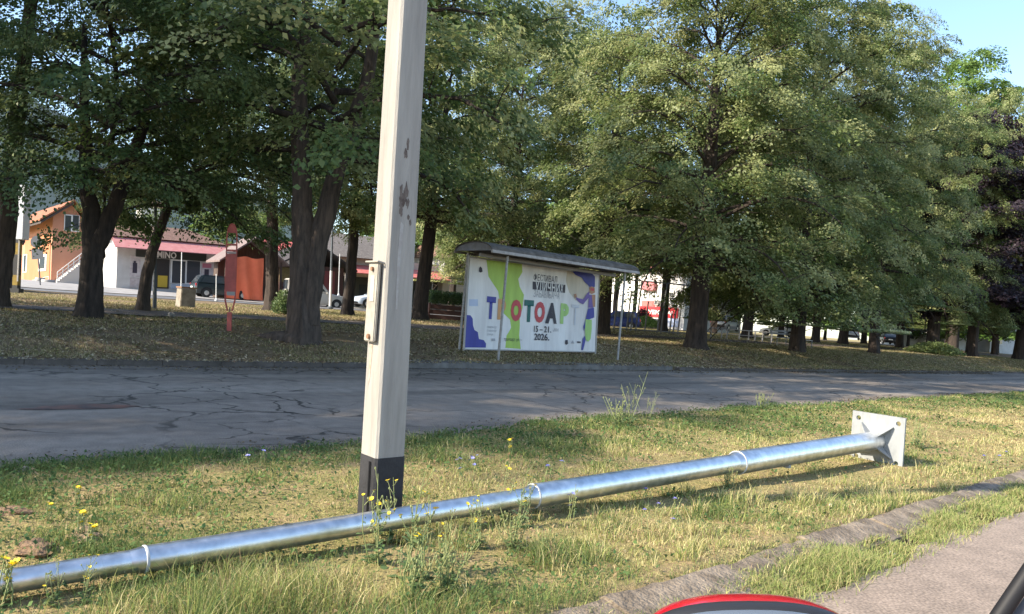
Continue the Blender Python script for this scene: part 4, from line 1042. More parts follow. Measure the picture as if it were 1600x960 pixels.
put(CP[1], 1055, 845, 'lowest chicory in the dry grass', .9)
put(CP[1], 1540, 735, 'chicory on the verge right of the base plate, first of three', 1.1)
put(CP[0], 1558, 732, 'chicory on the verge right of the base plate, middle of three', .85)
put(CP[1], 1575, 728, 'chicory on the verge right of the base plate, outermost of three', 1.1)
put(CP[1], 380, 738, 'blue chicory in the shaded grass left of the pole', .9)
put(CP[1], 408, 732, 'violet chicory in the shaded grass close to the pole', .9)
put(LP[0], 650, 935, 'bushy leafy weed at the bottom below the pole', 1.1); put(LP[0], 700, 925, 'leafy weed clump right of the bushy one', 1.1); put(LP[0], 800, 862, 'leafy weed clump under the middle joint collar', .95)
put(LP[0], 1136, 764, 'feathery green weed under the column collar nearest the plate', .85); put(LP[0], 1432, 700, 'yellow green weed bush right of the base plate', 1.5); put(LP[0], 850, 870, 'low leafy weed right of the clump under the middle collar', .7)
put(LP[1], 985, 665, 'tall loose weed standing at the road edge', 1.25); put(LP[1], 1010, 662, 'second tall weed at the road edge right of the loose one', .95); put(LP[0], 965, 668, 'bushy weed at the foot of the tall road edge weeds', 1.6); put(LP[0], 1190, 640, 'dark weed at the road edge above the column', 1.3)

# stones, clods and scraps
def rock(name, x, y, size, m, label, cat, seed, group=None):
    w = on_ground(x, y); w.z = gzf(w); g = random.Random(seed)
    bm = bmesh.new(); bmesh.ops.create_icosphere(bm, subdivisions=3, radius=1)
    ph = [g.uniform(0, 6) for _ in range(6)]
    for v in bm.verts:
        c = v.co; k = 1 + .22 * math.sin(c.x * 3 + ph[0]) * math.cos(c.y * 3 + ph[1]) + .12 * math.sin(c.z * 6 + ph[2] + c.x * 5) + .05 * math.sin(c.x * 13 + ph[3]) * math.sin(c.y * 14 + ph[4])
        v.co = Vector((c.x * size[0], c.y * size[1], c.z * size[2])) * k
    me = bpy.data.meshes.new(name); bm.to_mesh(me); bm.free(); me.materials.append(m)
    o = bpy.data.objects.new(name, me); COL.objects.link(o); o.location = w + Vector((0, 0, size[2] * .3)); o.rotation_euler = (0, 0, g.uniform(0, 3)); return tag(o, label, cat, group)
M_CLOD = mat('dry earth clod', (.25, .16, .09), .95, col2=(.14, .085, .05), scale=18, bump=.8)
rock('earth_clod', 55, 862, (.13, .08, .035), M_CLOD, 'reddish brown earth clod lying left above the thin column end', 'earth clod', 1)
rock('earth_clod', 130, 842, (.10, .07, .03), mat('pale clod', (.33, .23, .13), .95, col2=(.2, .13, .08), scale=15, bump=.8), 'pale brown earth clod right of the reddish one', 'earth clod', 2)
rock('earth_clod', 12, 802, (.11, .06, .025), M_CLOD, 'brown earth patch at the left picture edge in shaded grass', 'earth clod', 3)
M_PAP = mat('crumpled paper', (.75, .74, .74), .8, col2=(.6, .6, .62), scale=20)
rock('paper_scrap', 1298, 794, (.028, .022, .02), M_PAP, 'white paper scrap on the dry grass near the kerb', 'litter', 4)
rock('paper_scrap', 1395, 868, (.022, .022, .018), M_PAP, 'round white scrap in the grass between kerb and lane', 'litter', 5)
rock('stone', 36, 737, (.05, .035, .025), mat('pale stone', (.35, .31, .25), .9, col2=(.22, .19, .15), scale=20), 'pale stone in the shaded grass by the road edge', 'stone', 6)
# shallow pothole with reddish mud on the road
def pothole():
    rnd = random.Random(4); V = []; c = on_ground(132, 637); s0, n0 = to_sn(c)
    o = MB(); pts = []
    for k in range(28):
        a = 2 * math.pi * k / 28; r = 1 + rnd.uniform(-.22, .22); p = sn(s0 + math.cos(a) * .55 * r, n0 + math.sin(a) * .16 * r, .006); pts.append(p)
    o.add(pts, [tuple(range(28))]); tag(o.build('road_patch', mat('red mud patch', (.23, .11, .075), .6, col2=(.05, .045, .045), scale=3.0)), kind='structure')
pothole()
# ================================================================== HOUSES AND SHOPS
def hit(M, axis, val, x, y):
    """picture ray -> local point on the plane local[axis] = val of frame M"""
    inv = M.inverted(); o = inv @ Vector((0, 0, CH)); q = (inv.to_3x3()) @ (px(x, y, 1) - Vector((0, 0, CH)))
    return o + q * ((val - o[axis]) / q[axis])
def rectf(M, x0, y0, x1, y1, out, t, axis=1):
    """box on a facade (plane local y = 0, or x = 0) covering the picture rectangle, standing proud by out..out+t"""
    xm, ym = (x0 + x1) / 2, (y0 + y1) / 2
    l, r_, u, d_ = hit(M, axis, 0, x0, ym), hit(M, axis, 0, x1, ym), hit(M, axis, 0, xm, y0), hit(M, axis, 0, xm, y1)
    mb = MB()
    if axis == 1: return mb.span((l.x, -out - t, d_.z), (r_.x, -out, u.z))
    return mb.span((-out - t, l.y, d_.z), (-out, r_.y, u.z))
def glass(name, col=(.05, .06, .07)):
    return mat(name, col, .08, spec=.8)
M_GLASS = glass('window glass'); M_WFR = mat('white frame paint', (.72, .72, .70), .5)
M_WWALL = mat('white plaster', (.60, .585, .56), .9, col2=(.47, .45, .42), scale=.8, bump=.1)
def tiles(name, c1, c2, sc=3.2):
    m = bpy.data.materials.new(name); m.use_nodes = True; t = m.node_tree; N = t.nodes; L = t.links; b = N['Principled BSDF']; b.inputs['Roughness'].default_value = .85
    tc = N.new('ShaderNodeTexCoord'); br = N.new('ShaderNodeTexBrick'); br.inputs['Scale'].default_value = sc
    mp = N.new('ShaderNodeMapping'); mp.inputs['Rotation'].default_value = (0, 0, 0); L.new(tc.outputs['Object'], mp.inputs[0]); L.new(mp.outputs[0], br.inputs['Vector'])
    br.inputs['Color1'].default_value = (*c1, 1); br.inputs['Color2'].default_value = (*c2, 1); br.inputs['Mortar'].default_value = (c1[0] * .3, c1[1] * .3, c1[2] * .3, 1); br.inputs['Mortar Size'].default_value = .03
    L.new(br.outputs['Color'], b.inputs['Base Color']); return m
M_TILE = tiles('brown roof tiles', (.16, .085, .06), (.26, .15, .11)); M_TILEO = tiles('orange roof tiles', (.34, .115, .05), (.40, .155, .075))
M_PINK = mat('pink sheet roofing', (.44, .165, .155), .7, col2=(.50, .23, .215), scale=3)
def text_on(name, body, M, x0, y0, x1, y1, out, m, parent, axis=1, bold=.01):
    cu = bpy.data.curves.new('print', 'FONT'); cu.body = body; cu.offset = bold; cu.extrude = .02; cu.resolution_u = 2
    to = bpy.data.objects.new('print', cu); COL.objects.link(to); bpy.context.view_layer.update()
    me = bpy.data.meshes.new_from_object(to.evaluated_get(bpy.context.evaluated_depsgraph_get())); bpy.data.objects.remove(to)
    a = np.zeros(len(me.vertices) * 3, np.float32); me.vertices.foreach_get('co', a); a = a.reshape(-1, 3); lo, hi = a.min(0), a.max(0)
    ym = (y0 + y1) / 2; A, B, U, D = hit(M, 1, 0, x0, ym), hit(M, 1, 0, x1, ym), hit(M, 1, 0, (x0 + x1) / 2, y0), hit(M, 1, 0, (x0 + x1) / 2, y1)
    for k, v in enumerate(me.vertices):
        u = (a[k, 0] - lo[0]) / (hi[0] - lo[0]); w = (a[k, 1] - lo[1]) / (hi[1] - lo[1]); v.co = (A.x + (B.x - A.x) * u, -out - (.012 if a[k, 2] > 0 else 0), D.z + (U.z - D.z) * w)
    me.materials.clear(); me.materials.append(m); o = bpy.data.objects.new(name, me); COL.objects.link(o); o.parent = parent; return o
def root_at(x, y, d, rz, name, label, cat, group=None, tilt=0.0):
    M = frame(px(x, y, d), rz, tilt); ro = empty(name, M, label, cat, group); ro.matrix_world = M; return M, ro
TL = R(-2.6)
def window(M, ro, x0, y0, x1, y1, axis=1, bars=1, fm=None):
    f = rectf(M, x0, y0, x1, y1, .004, .07, axis).build('window', fm or M_WFR, ro)
    w = (x1 - x0) / (bars + 1) if bars else (x1 - x0)
    for k in range(bars + 1):
        a = x0 + (x1 - x0) * k / (bars + 1) + 1.3; b = x0 + (x1 - x0) * (k + 1) / (bars + 1) - 1.3
        g = rectf(M, a, y0 + 1.2, b, y1 - 1.2, .076, .012, axis).build('pane', M_GLASS, f)
    return f

def shop_left():
    M, ro = root_at(181, 453, 54, ROT, 'corner_shop', 'white corner shop with pink sheet awning, brown tiled roof and dark sign', 'shop', tilt=TL)
    H = lambda x, y, a=1, v=0: hit(M, a, v, x, y)
    xr = H(345, 425).x; zt = H(182, 386).z; dep = H(146, 425, 0, 0).y
    mb = MB(); mb.span((0, 0, -.6), (xr, dep, zt)); mb.build('wall', M_WWALL, ro)
    # awning: sheet sloping down to the street
    zb = zt + .75; zf = H(265, 393, 1, -1.3).z
    a = MB(); a.hexa([(-.5, -1.3, zf), (xr + .5, -1.3, zf), (xr + .5, .05, zb), (-.5, .05, zb)], [(-.5, -1.3, zf + .05), (xr + .5, -1.3, zf + .05), (xr + .5, .05, zb + .05), (-.5, .05, zb + .05)]); a.build('awning', M_PINK, ro)
    e = MB(); e.prism([(-.35, -1.2, zf - .02), (-.35, -.02, zf - .02), (-.35, -.02, zb - .02)], (.05, 0, 0)); e.build('awning_side', M_WWALL, ro)
    up = MB(); up.span((.05, .06, zt + .01), (xr - .05, dep - .05, zb)); up.build('upper_wall', M_WWALL, ro)
    r_ = MB(); zr = H(210, 351, 1, dep / 2).z; 
    r_.hexa([(-.55, -.25, zb + .02), (xr + .3, -.25, zb + .02), (xr + .3, dep + .3, zb + .02), (-.55, dep + .3, zb + .02)], [(1.0, dep / 2 - .1, zr), (xr - 1.6, dep / 2 - .1, zr), (xr - 1.6, dep / 2 + .1, zr), (1.0, dep / 2 + .1, zr)]); r_.build('roof', M_TILE, ro)
    s = rectf(M, 212, 390, 322, 405, .02, .08).build('sign_board', mat('dark sign', (.03, .035, .03), .5), ro)
    text_on('lettering', 'MINO', M, 245, 393.5, 275, 404, .105, mat('white sign letters', (.75, .75, .73), .5), s, bold=.025)
    rectf(M, 244, 405, 264, 451, .003, .05).build('door', mat('dark doorway', (.03, .028, .027), .4), ro)
    rectf(M, 246, 431, 261, 449, .056, .02).build('yellow_panel', mat('yellow panel', (.55, .38, .04), .6), ro)
    window(M, ro, 267, 407, 313, 444, bars=1)
    rectf(M, 267, 445, 336, 453, .004, .06).build('plinth', mat('blue grey plinth', (.42, .46, .52), .8), ro)
    pm = mat('shop poster', (.42, .36, .36), .6, col2=(.60, .55, .54), scale=3); dk = mat('dark bottle print', (.04, .03, .05), .6); pk = mat('pink print', (.45, .15, .2), .6)
    p = rectf(M, 203, 400, 219, 433, .004, .03).build('poster', pm, ro); rectf(M, 207, 411, 214, 427, .036, .006).build('bottle_print', dk, p); rectf(M, 208.5, 408, 212, 411, .036, .006).build('bottle_neck', dk, p)
    rectf(M, 203, 435, 232, 450, .004, .03).build('lower_panel', mat('pale tiles', (.55, .50, .48), .7, col2=(.4, .33, .32), scale=4), ro)
    p = rectf(M, 314, 410, 333, 440, .004, .03).build('poster', pm, ro); rectf(M, 319, 421, 326, 434, .036, .006).build('bottle_print', dk, p); rectf(M, 316, 412, 330, 419, .036, .006).build('pink_print', pk, p)
    rectf(M, 336, 402, 344, 452, .004, .25).build('corner_pillar', M_WWALL, ro)
    rectf(M, 152, 398, 157, 440, .004, .03, axis=0).build('drain_pipe', mat('grey shutter', (.45, .45, .46), .6), ro)
    c = MB(); q = H(172, 345, 1, dep * .6); c.tube([(q.x, dep * .6, zb + .1), (q.x, dep * .6, q.z + .6)], .16, 12); c.build('flue', mat('steel flue', (.6, .6, .6), .35, metal=.8), ro, smooth=True)
shop_left()

def orange_house():
    M, ro = root_at(79, 449, 70, ROT, 'orange_house', 'bright orange plastered house with tiled roof and outside stairs with white railing', 'house', tilt=TL)
    H = lambda x, y, a=1, v=0: hit(M, a, v, x, y)
    mo = mat('sunlit orange plaster', (.44, .165, .075), .9, col2=(.48, .195, .095), scale=.7); mt = mat('shaded terracotta plaster', (.50, .225, .135), .9, col2=(.54, .26, .165), scale=.7)  # one house: its sunlit end and shaded front painted as separate tones
    yl = H(30, 420, 0, 0).y; xr = H(250, 420).x; zt = H(79, 345).z
    MB().span((0, 0, -.8), (H(132, 420).x, yl, zt)).build('wall', mt, ro)
    rectf(M, 39, 368, 78.5, 448, .01, .04, axis=0).build('entrance_wall', mo, ro)
    # single pitch tiled roof over the front block, overhanging to the left
    ze = H(45, 351, 0, -1.0).z; zr_ = zt + 1.9; xw = H(132, 420).x
    MB().hexa([(-1.2, -.8, ze), (xw * .55, -.8, zr_), (xw * .55, yl + .5, zr_), (-1.2, yl + .5, ze)], [(-1.2, -.8, ze + .16), (xw * .55, -.8, zr_ + .16), (xw * .55, yl + .5, zr_ + .16), (-1.2, yl + .5, ze + .16)]).build('roof', M_TILEO, ro)
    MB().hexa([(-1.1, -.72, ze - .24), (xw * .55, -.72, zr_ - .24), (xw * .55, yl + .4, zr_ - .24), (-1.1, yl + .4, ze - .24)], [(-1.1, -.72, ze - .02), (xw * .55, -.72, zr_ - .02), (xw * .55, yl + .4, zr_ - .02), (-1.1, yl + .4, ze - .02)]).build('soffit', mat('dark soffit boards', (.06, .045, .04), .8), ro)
    zl = zr_ - (zr_ - ze) * (xw * .55) / (xw * .55 + 1.2) - .26
    MB().prism([(.01, .012, zt + .003), (xw - .01, .012, zt + .003), (xw - .01, .012, zt + .05), (xw * .55, .012, zr_ - .27), (.01, .012, max(zl, zt + .01))], (0, yl - .03, 0)).build('gable_wall', mt, ro)
    MB().hexa([(xw * .55 + .01, -.8, zr_), (xw + .7, -.8, zt - .2), (xw + .7, yl + .5, zt - .2), (xw * .55 + .01, yl + .5, zr_)], [(xw * .55 + .01, -.8, zr_ + .16), (xw + .7, -.8, zt - .04), (xw + .7, yl + .5, zt - .04), (xw * .55 + .01, yl + .5, zr_ + .16)]).build('roof', M_TILEO, ro)
    # rear gable block to the right
    xa, xb = H(128, 400).x + .05, xr; xm = H(192, 400).x; za = H(192, 330).z; zb = H(245, 362).z
    MB().prism([(xa, 1.5, -.8), (xb, 1.5, -.8), (xb, 1.5, zb), (xm, 1.5, za), (xa, 1.5, za - (za - zb) * (xm - xa) / (xb - xm) * .8)], (0, 6, 0)).build('gable_wall', mt, ro)
    MB().hexa([(xm, 1.0, za), (xb + .8, 1.0, zb - .25), (xb + .8, 7.8, zb - .25), (xm, 7.8, za)], [(xm, 1.0, za + .28), (xb + .8, 1.0, zb + .03), (xb + .8, 7.8, zb + .03), (xm, 7.8, za + .28)]).build('roof', mat('dark roof edge', (.07, .05, .045), .8), ro)
    window(M, ro, 100, 336, 124, 362, bars=1)
    window(M, ro, 37, 398, 43, 426, axis=0, bars=0); 
    d = rectf(M, 62, 398, 74, 424, .055, .05, axis=0).build('door', M_WFR, ro); rectf(M, 64, 402, 72, 420, .107, .01, axis=0).build('pane', M_GLASS, d)
    # stairs with railing along the front
    x0, x1 = H(84, 440).x, H(126, 410).x; z0, z1 = H(84, 442).z, H(124, 409).z
    st = MB(); n = 12
    for k in range(n): st.span((x0 + (x1 - x0) * k / n, -1.25, -.8), (x0 + (x1 - x0) * (k + 1) / n, -.01, z0 + (z1 - z0) * (k + 1) / n))
    st.build('stairs', mat('pale stair plaster', (.55, .50, .47), .9), ro)
    rl = MB()
    for h in (.35, .62, .95): rl.tube([(x0, -1.25, z0 + h), (x1, -1.25, z1 + h), (x1 + 1.6, -1.25, z1 + h)], .035, 6)
    for k in range(6): x = x0 + (x1 - x0) * k / 5; z = z0 + (z1 - z0) * k / 5; rl.tube([(x, -1.25, z), (x, -1.25, z + .97)], .035, 6)
    rl.build('railing', M_WFR, ro)
    rl = MB()
    for h in (.3, .6, .95): rl.tube([(-.3, -.6, h), (-1.9, .8, h - .6)], .03, 6)
    for k in range(5): rl.tube([(-.3 - .4 * k, -.6 + .35 * k, -.7), (-.3 - .4 * k, -.6 + .35 * k, .95 - .15 * k)], .03, 6)
    rl.build('railing', M_WFR, ro)
orange_house()

def wooden_stall():
    M, ro = root_at(350, 469, 51, ROT, 'market_stall', 'dark timber market stall with pitched roof behind the red cloth', 'stall', tilt=TL)
    H = lambda x, y, a=1, v=0: hit(M, a, v, x, y)
    w = mat('dark stained timber', (.055, .035, .028), .85, col2=(.09, .06, .045), scale=4, stretch=(6, 1, .4))
    xr = H(438, 440).x; xm = H(398, 400).x; ze = H(350, 404).z; za = H(398, 373).z
    MB().span((0, 1.2, -.5), (xr, 1.9, ze)).build('wall', w, ro)
    MB().prism([(-.1, 1.1, ze), (xr + .1, 1.1, ze), (xm, 1.1, za - .1)], (0, .1, 0)).build('gable', w, ro)
    rt = mat('grey brown roof sheet', (.22, .165, .15), .8, col2=(.13, .09, .08), scale=5, stretch=(6, 1, 1))
    for sx, ex in ((-.5, -1), (xr + .5, 1)):
        MB().hexa([(sx, -.3, ze - .25), (xm, -.3, za), (xm, 2.0, za), (sx, 2.0, ze - .25)], [(sx, -.3, ze - .13), (xm, -.3, za + .12), (xm, 2.0, za + .12), (sx, 2.0, ze - .13)]).build('roof', rt, ro)
    for x in (.05, xr * .5, xr): MB().span((x - .06, -.1, -.5), (x + .06, .02, ze)).build('post', w, ro)
wooden_stall()
def red_cloth():
    M, ro0 = root_at(353, 468, 50.2, ROT, 'red_cloth', 'orange red cloth sheet hanging from the timber stall', 'cloth', tilt=TL)
    bpy.data.objects.remove(ro0)
    a, b, c, d = hit(M, 1, 0, 353, 466), hit(M, 1, 0, 411, 470), hit(M, 1, 0, 412, 404), hit(M, 1, 0, 356, 398)
    V = []; n, k = 48, 24
    for i in range(n + 1):
        for j in range(k + 1):
            u, v = i / n, j / k; p = a.lerp(b, u).lerp(d.lerp(c, u), v); sag = -.10 * math.sin(u * math.pi * 2) ** 2 * v
            p = p + Vector((0, .09 * math.sin(u * 19 + 2 * v) * (1 - .6 * v) + .05 * math.sin(u * 7 + v * 5), sag)); V.append(M @ p)
    F = [(i * (k + 1) + j, (i + 1) * (k + 1) + j, (i + 1) * (k + 1) + j + 1, i * (k + 1) + j + 1) for i in range(n) for j in range(k)]
    off = len(V); nb = [v + Vector((.0, .02, 0)) for v in V]
    o = MB().add(V + nb, F + [tuple(reversed([q + off for q in f])) for f in F]).build('red_cloth', mat('orange red cloth', (.86, .20, .095), .8, col2=(.78, .165, .078), scale=1.5), None, smooth=True)
    tag(o, 'orange red cloth sheet hanging in front of the timber stall', 'cloth')
red_cloth()
def kiosk_row():
    w = mat('brown boards', (.10, .045, .035), .85, col2=(.06, .03, .025), scale=4, stretch=(8, 1, .3))
    M, ro = root_at(436, 474, 58, ROT, 'wooden_kiosk', 'dark brown board kiosk with black pitched roof behind the big forked tree', 'kiosk', tilt=TL)
    H = lambda x, y, a=1, v=0: hit(M, a, v, x, y)
    xr = H(536, 450).x; xm = H(492, 400).x; ze = H(436, 412).z; za = H(470, 383).z
    MB().span((0, 0, -.5), (xr, 4, ze)).build('wall', w, ro)
    for sx in (-.8, xr + .8): MB().hexa([(sx, -.8, ze - .3), (xm, -.8, za), (xm, 4.6, za), (sx, 4.6, ze - .3)], [(sx, -.8, ze - .16), (xm, -.8, za + .14), (xm, 4.6, za + .14), (sx, 4.6, ze - .16)]).build('roof', mat('black roof felt', (.045, .036, .034), .85), ro)
    rectf(M, 436, 418, 452, 441, .02, .05).build('olive_shutter', mat('olive boards', (.17, .13, .05), .8, col2=(.11, .085, .035), scale=6), ro)
    rectf(M, 506, 424, 522, 470, .02, .05).build('red_panel', mat('dull red panel', (.20, .05, .05), .8), ro)
    M, ro = root_at(425, 430, 66, ROT, 'red_roofed_shed', 'shed with plain red sheet roof seen between stall and big tree', 'shed', tilt=TL)
    MB().span((0, 0, -3), (5.5, 4, 1.6)).build('wall', M_WWALL, ro); zz = 1.6
    MB().hexa([(-.4, -.5, zz), (6, -.5, zz), (6, 2.2, zz + 1.5), (-.4, 2.2, zz + 1.5)], [(-.4, -.5, zz + .08), (6, -.5, zz + .08), (6, 2.2, zz + 1.58), (-.4, 2.2, zz + 1.58)]).build('roof', mat('red sheet roof', (.55, .13, .11), .6), ro)
    # long shop with red awning
    M, ro = root_at(498, 478, 66, ROT, 'awning_shop', 'long low shop with grey tiled roof and red awning behind parked cars', 'shop', tilt=TL)
    H = lambda x, y, a=1, v=0: hit(M, a, v, x, y)
    xr = H(692, 465).x; zt = H(510, 400).z
    MB().span((0, 0, -.5), (xr, 5, zt)).build('wall', mat('cream wall', (.60, .56, .52), .9, col2=(.5, .46, .42), scale=.6), ro)
    zr_ = H(530, 366, 1, 3).z
    MB().hexa([(-.6, -.6, zt + .01), (xr * .62, -.6, zt + .01), (xr * .62, 5.6, zt + .01), (-.6, 5.6, zt + .01)], [(1, 2.4, zr_), (xr * .55, 2.4, zr_), (xr * .55, 2.6, zr_), (1, 2.6, zr_)]).build('roof', tiles('grey tiles', (.20, .17, .15), (.30, .26, .23)), ro)
    zf = H(600, 430, 1, -1.8).z
    MB().hexa([(1.2, -1.8, zf), (xr, -1.8, zf - .15), (xr, -.02, zf + .7), (1.2, -.02, zf + .8)], [(1.2, -1.8, zf + .07), (xr, -1.8, zf - .08), (xr, -.02, zf + .77), (1.2, -.02, zf + .87)]).build('awning', mat('faded red awning', (.60, .20, .17), .7, col2=(.5, .12, .10), scale=2), ro)
    rectf(M, 520, 436, 690, 478, .02, .06).build('shop_front', mat('dark shop front', (.035, .04, .04), .3), ro)
    for x in (560, 600, 640, 668): rectf(M, x, 445, x + 14, 472, .085, .02).build('display_window', M_GLASS, ro)
    for k in range(6): x = 1.5 + (xr - 1.8) * k / 5; MB().tube([(x, -1.7, -.4), (x, -1.7, zf - .02)], .05, 6).build('awning_post', M_WPOST, ro)
    M, ro = root_at(688, 492, 74, ROT, 'grey_house', 'plain pale grey house wall between red awning and the shelter', 'house')
    MB().span((0, 0, -1), (14, 8, 5.5)).build('wall', mat('grey render', (.36, .35, .33), .9, col2=(.30, .29, .27), scale=.6), ro)
    MB().hexa([(-.5, -.5, 5.51), (14.5, -.5, 5.51), (14.5, 8.5, 5.51), (-.5, 8.5, 5.51)], [(2, 3.8, 8), (12, 3.8, 8), (12, 4.2, 8), (2, 4.2, 8)]).build('roof', M_TILE, ro)
    for x in (3, 7, 11): f = MB().span((x, -.06, 1.4), (x + 1.3, -.004, 2.9)).build('window', M_WFR, ro); MB().span((x + .08, -.075, 1.48), (x + 1.22, -.064, 2.82)).build('pane', M_GLASS, f)
kiosk_row()
def hill_house():
    for k, (x, y, d, lab) in enumerate(((222, 336, 240, 'small pale house on the wooded hillside above the tiled shop roof'),)):
        M, ro = root_at(x, y, d, ROT, 'hill_house', lab, 'house')
        MB().span((0, 0, -6), (7, 6, 3)).build('wall', M_WWALL, ro); MB().prism([(-.4, -.5, 3), (-.4, 6.5, 3), (-.4, 3, 5.2)], (7.8, 0, 0)).build('roof', M_TILE, ro)
hill_house()
def dark_kiosk():
    M, ro = root_at(-16, 452, 33, R(34), 'news_kiosk', 'dark brown kiosk cut by the left picture edge behind the striped post', 'kiosk', tilt=TL)
    m = mat('dark brown sheet', (.035, .025, .025), .7, col2=(.05, .04, .04), scale=3)
    MB().span((-2.2, 0, -.4), (1.12, 2, 2.1)).build('wall', m, ro); MB().span((-2.3, -.12, 2.1), (1.22, 2.1, 2.2)).build('roof', m, ro); MB().span((-1.8, -.03, .9), (.2, -.003, 1.8)).build('hatch', mat('grey hatch', (.08, .08, .085), .5), ro)
dark_kiosk()
def red_white_shop():
    rz = math.atan2(-DS[0], DS[1])
    M, ro = root_at(1004, 513, 84, rz, 'supermarket', 'white building with red sign band and barred window beyond the park', 'shop')
    H = lambda x, y, a=1, v=0: hit(M, a, v, x, y)
    xl, xr = H(925, 480).x, H(1070, 480).x; zt = H(1010, 420).z
    MB().span((xl, 0, -.8), (xr, 9, zt)).build('wall', mat('bright white wall', (.80, .79, .77), .9), ro)
    MB().hexa([(xl - .4, -.9, zt + .01), (xr + .4, -.9, zt + .01), (xr + .4, 9, zt + 1.6), (xl - .4, 9, zt + 1.6)], [(xl - .4, -.9, zt + .15), (xr + .4, -.9, zt + .15), (xr + .4, 9, zt + 1.75), (xl - .4, 9, zt + 1.75)]).build('roof', mat('pale red roof', (.5, .16, .13), .7), ro)
    mr = mat('red sign', (.60, .035, .045), .5)
    s = rectf(M, 1000, 480, 1060, 496, .01, .12).build('sign_board', mr, ro)
    text_on('lettering', 'YVEMI CAJ', M, 1008, 485, 1052, 494, .135, mat('sign letters', (.8, .78, .78), .5), s, bold=.02)
    rectf(M, 1003, 470, 1024, 479, .01, .05).build('red_band', mat('pale red band', (.55, .14, .13), .6), ro)
    window(M, ro, 1006, 455, 1025, 468, bars=4)
    rectf(M, 1006, 441, 1026, 454, .02, .5).build('awning', mat('rose awning', (.50, .17, .18), .7), ro)
    a = rectf(M, 1025, 469.5, 1031, 477, .01, .35).build('air_conditioner', mat('air conditioner case', (.5, .5, .48), .6), ro); rectf(M, 1026, 470.5, 1030, 476, .362, .02).build('fan_grille', mat('dark grille', (.1, .1, .1), .6), a)
    rectf(M, 1040, 497, 1061, 511, .01, .08).build('blue_panel', mat('blue white panel', (.15, .25, .55), .5, col2=(.6, .65, .75), scale=2.5), ro)
    rectf(M, 1000, 498, 1038, 512, .01, .06).build('shop_glass', M_GLASS, ro)
    rectf(M, 947, 480, 953, 500, .01, .08).build('blue_panel', mat('blue poster', (.12, .18, .5), .5, col2=(.6, .2, .2), scale=2.5), ro)
red_white_shop()
def far_houses():
    for k, (x, y, d, rz, w, h, lab) in enumerate(((1118, 510, 112, .2, 8, 6, 'pale far house behind the white railing'), (1440, 548, 118, .3, 9, 5, 'white far building seen low between the park trunks'), (1500, 552, 116, .5, 8, 3.5, 'low white far building right of the ivy footed linden'), (1575, 556, 120, .5, 10, 4, 'white far wall beyond the row end tree'))):
        M, ro = root_at(x, y - 6, d, rz, 'far_house', lab, 'house')
        MB().span((-w / 2, 0, -2), (w / 2, 6, h)).build('wall', M_WWALL, ro); MB().prism([(-w / 2 - .3, -.4, h), (-w / 2 - .3, 6.4, h), (-w / 2 - .3, 3, h + 2)], (w + .6, 0, 0)).build('roof', M_TILE, ro)
        for q in (-w / 4, w / 4): f = MB().span((q - .7, -.06, 1), (q + .7, -.004, 2.3)).build('window', M_WFR, ro); MB().span((q - .6, -.08, 1.1), (q + .6, -.064, 2.2)).build('pane', M_GLASS, f)
far_houses()

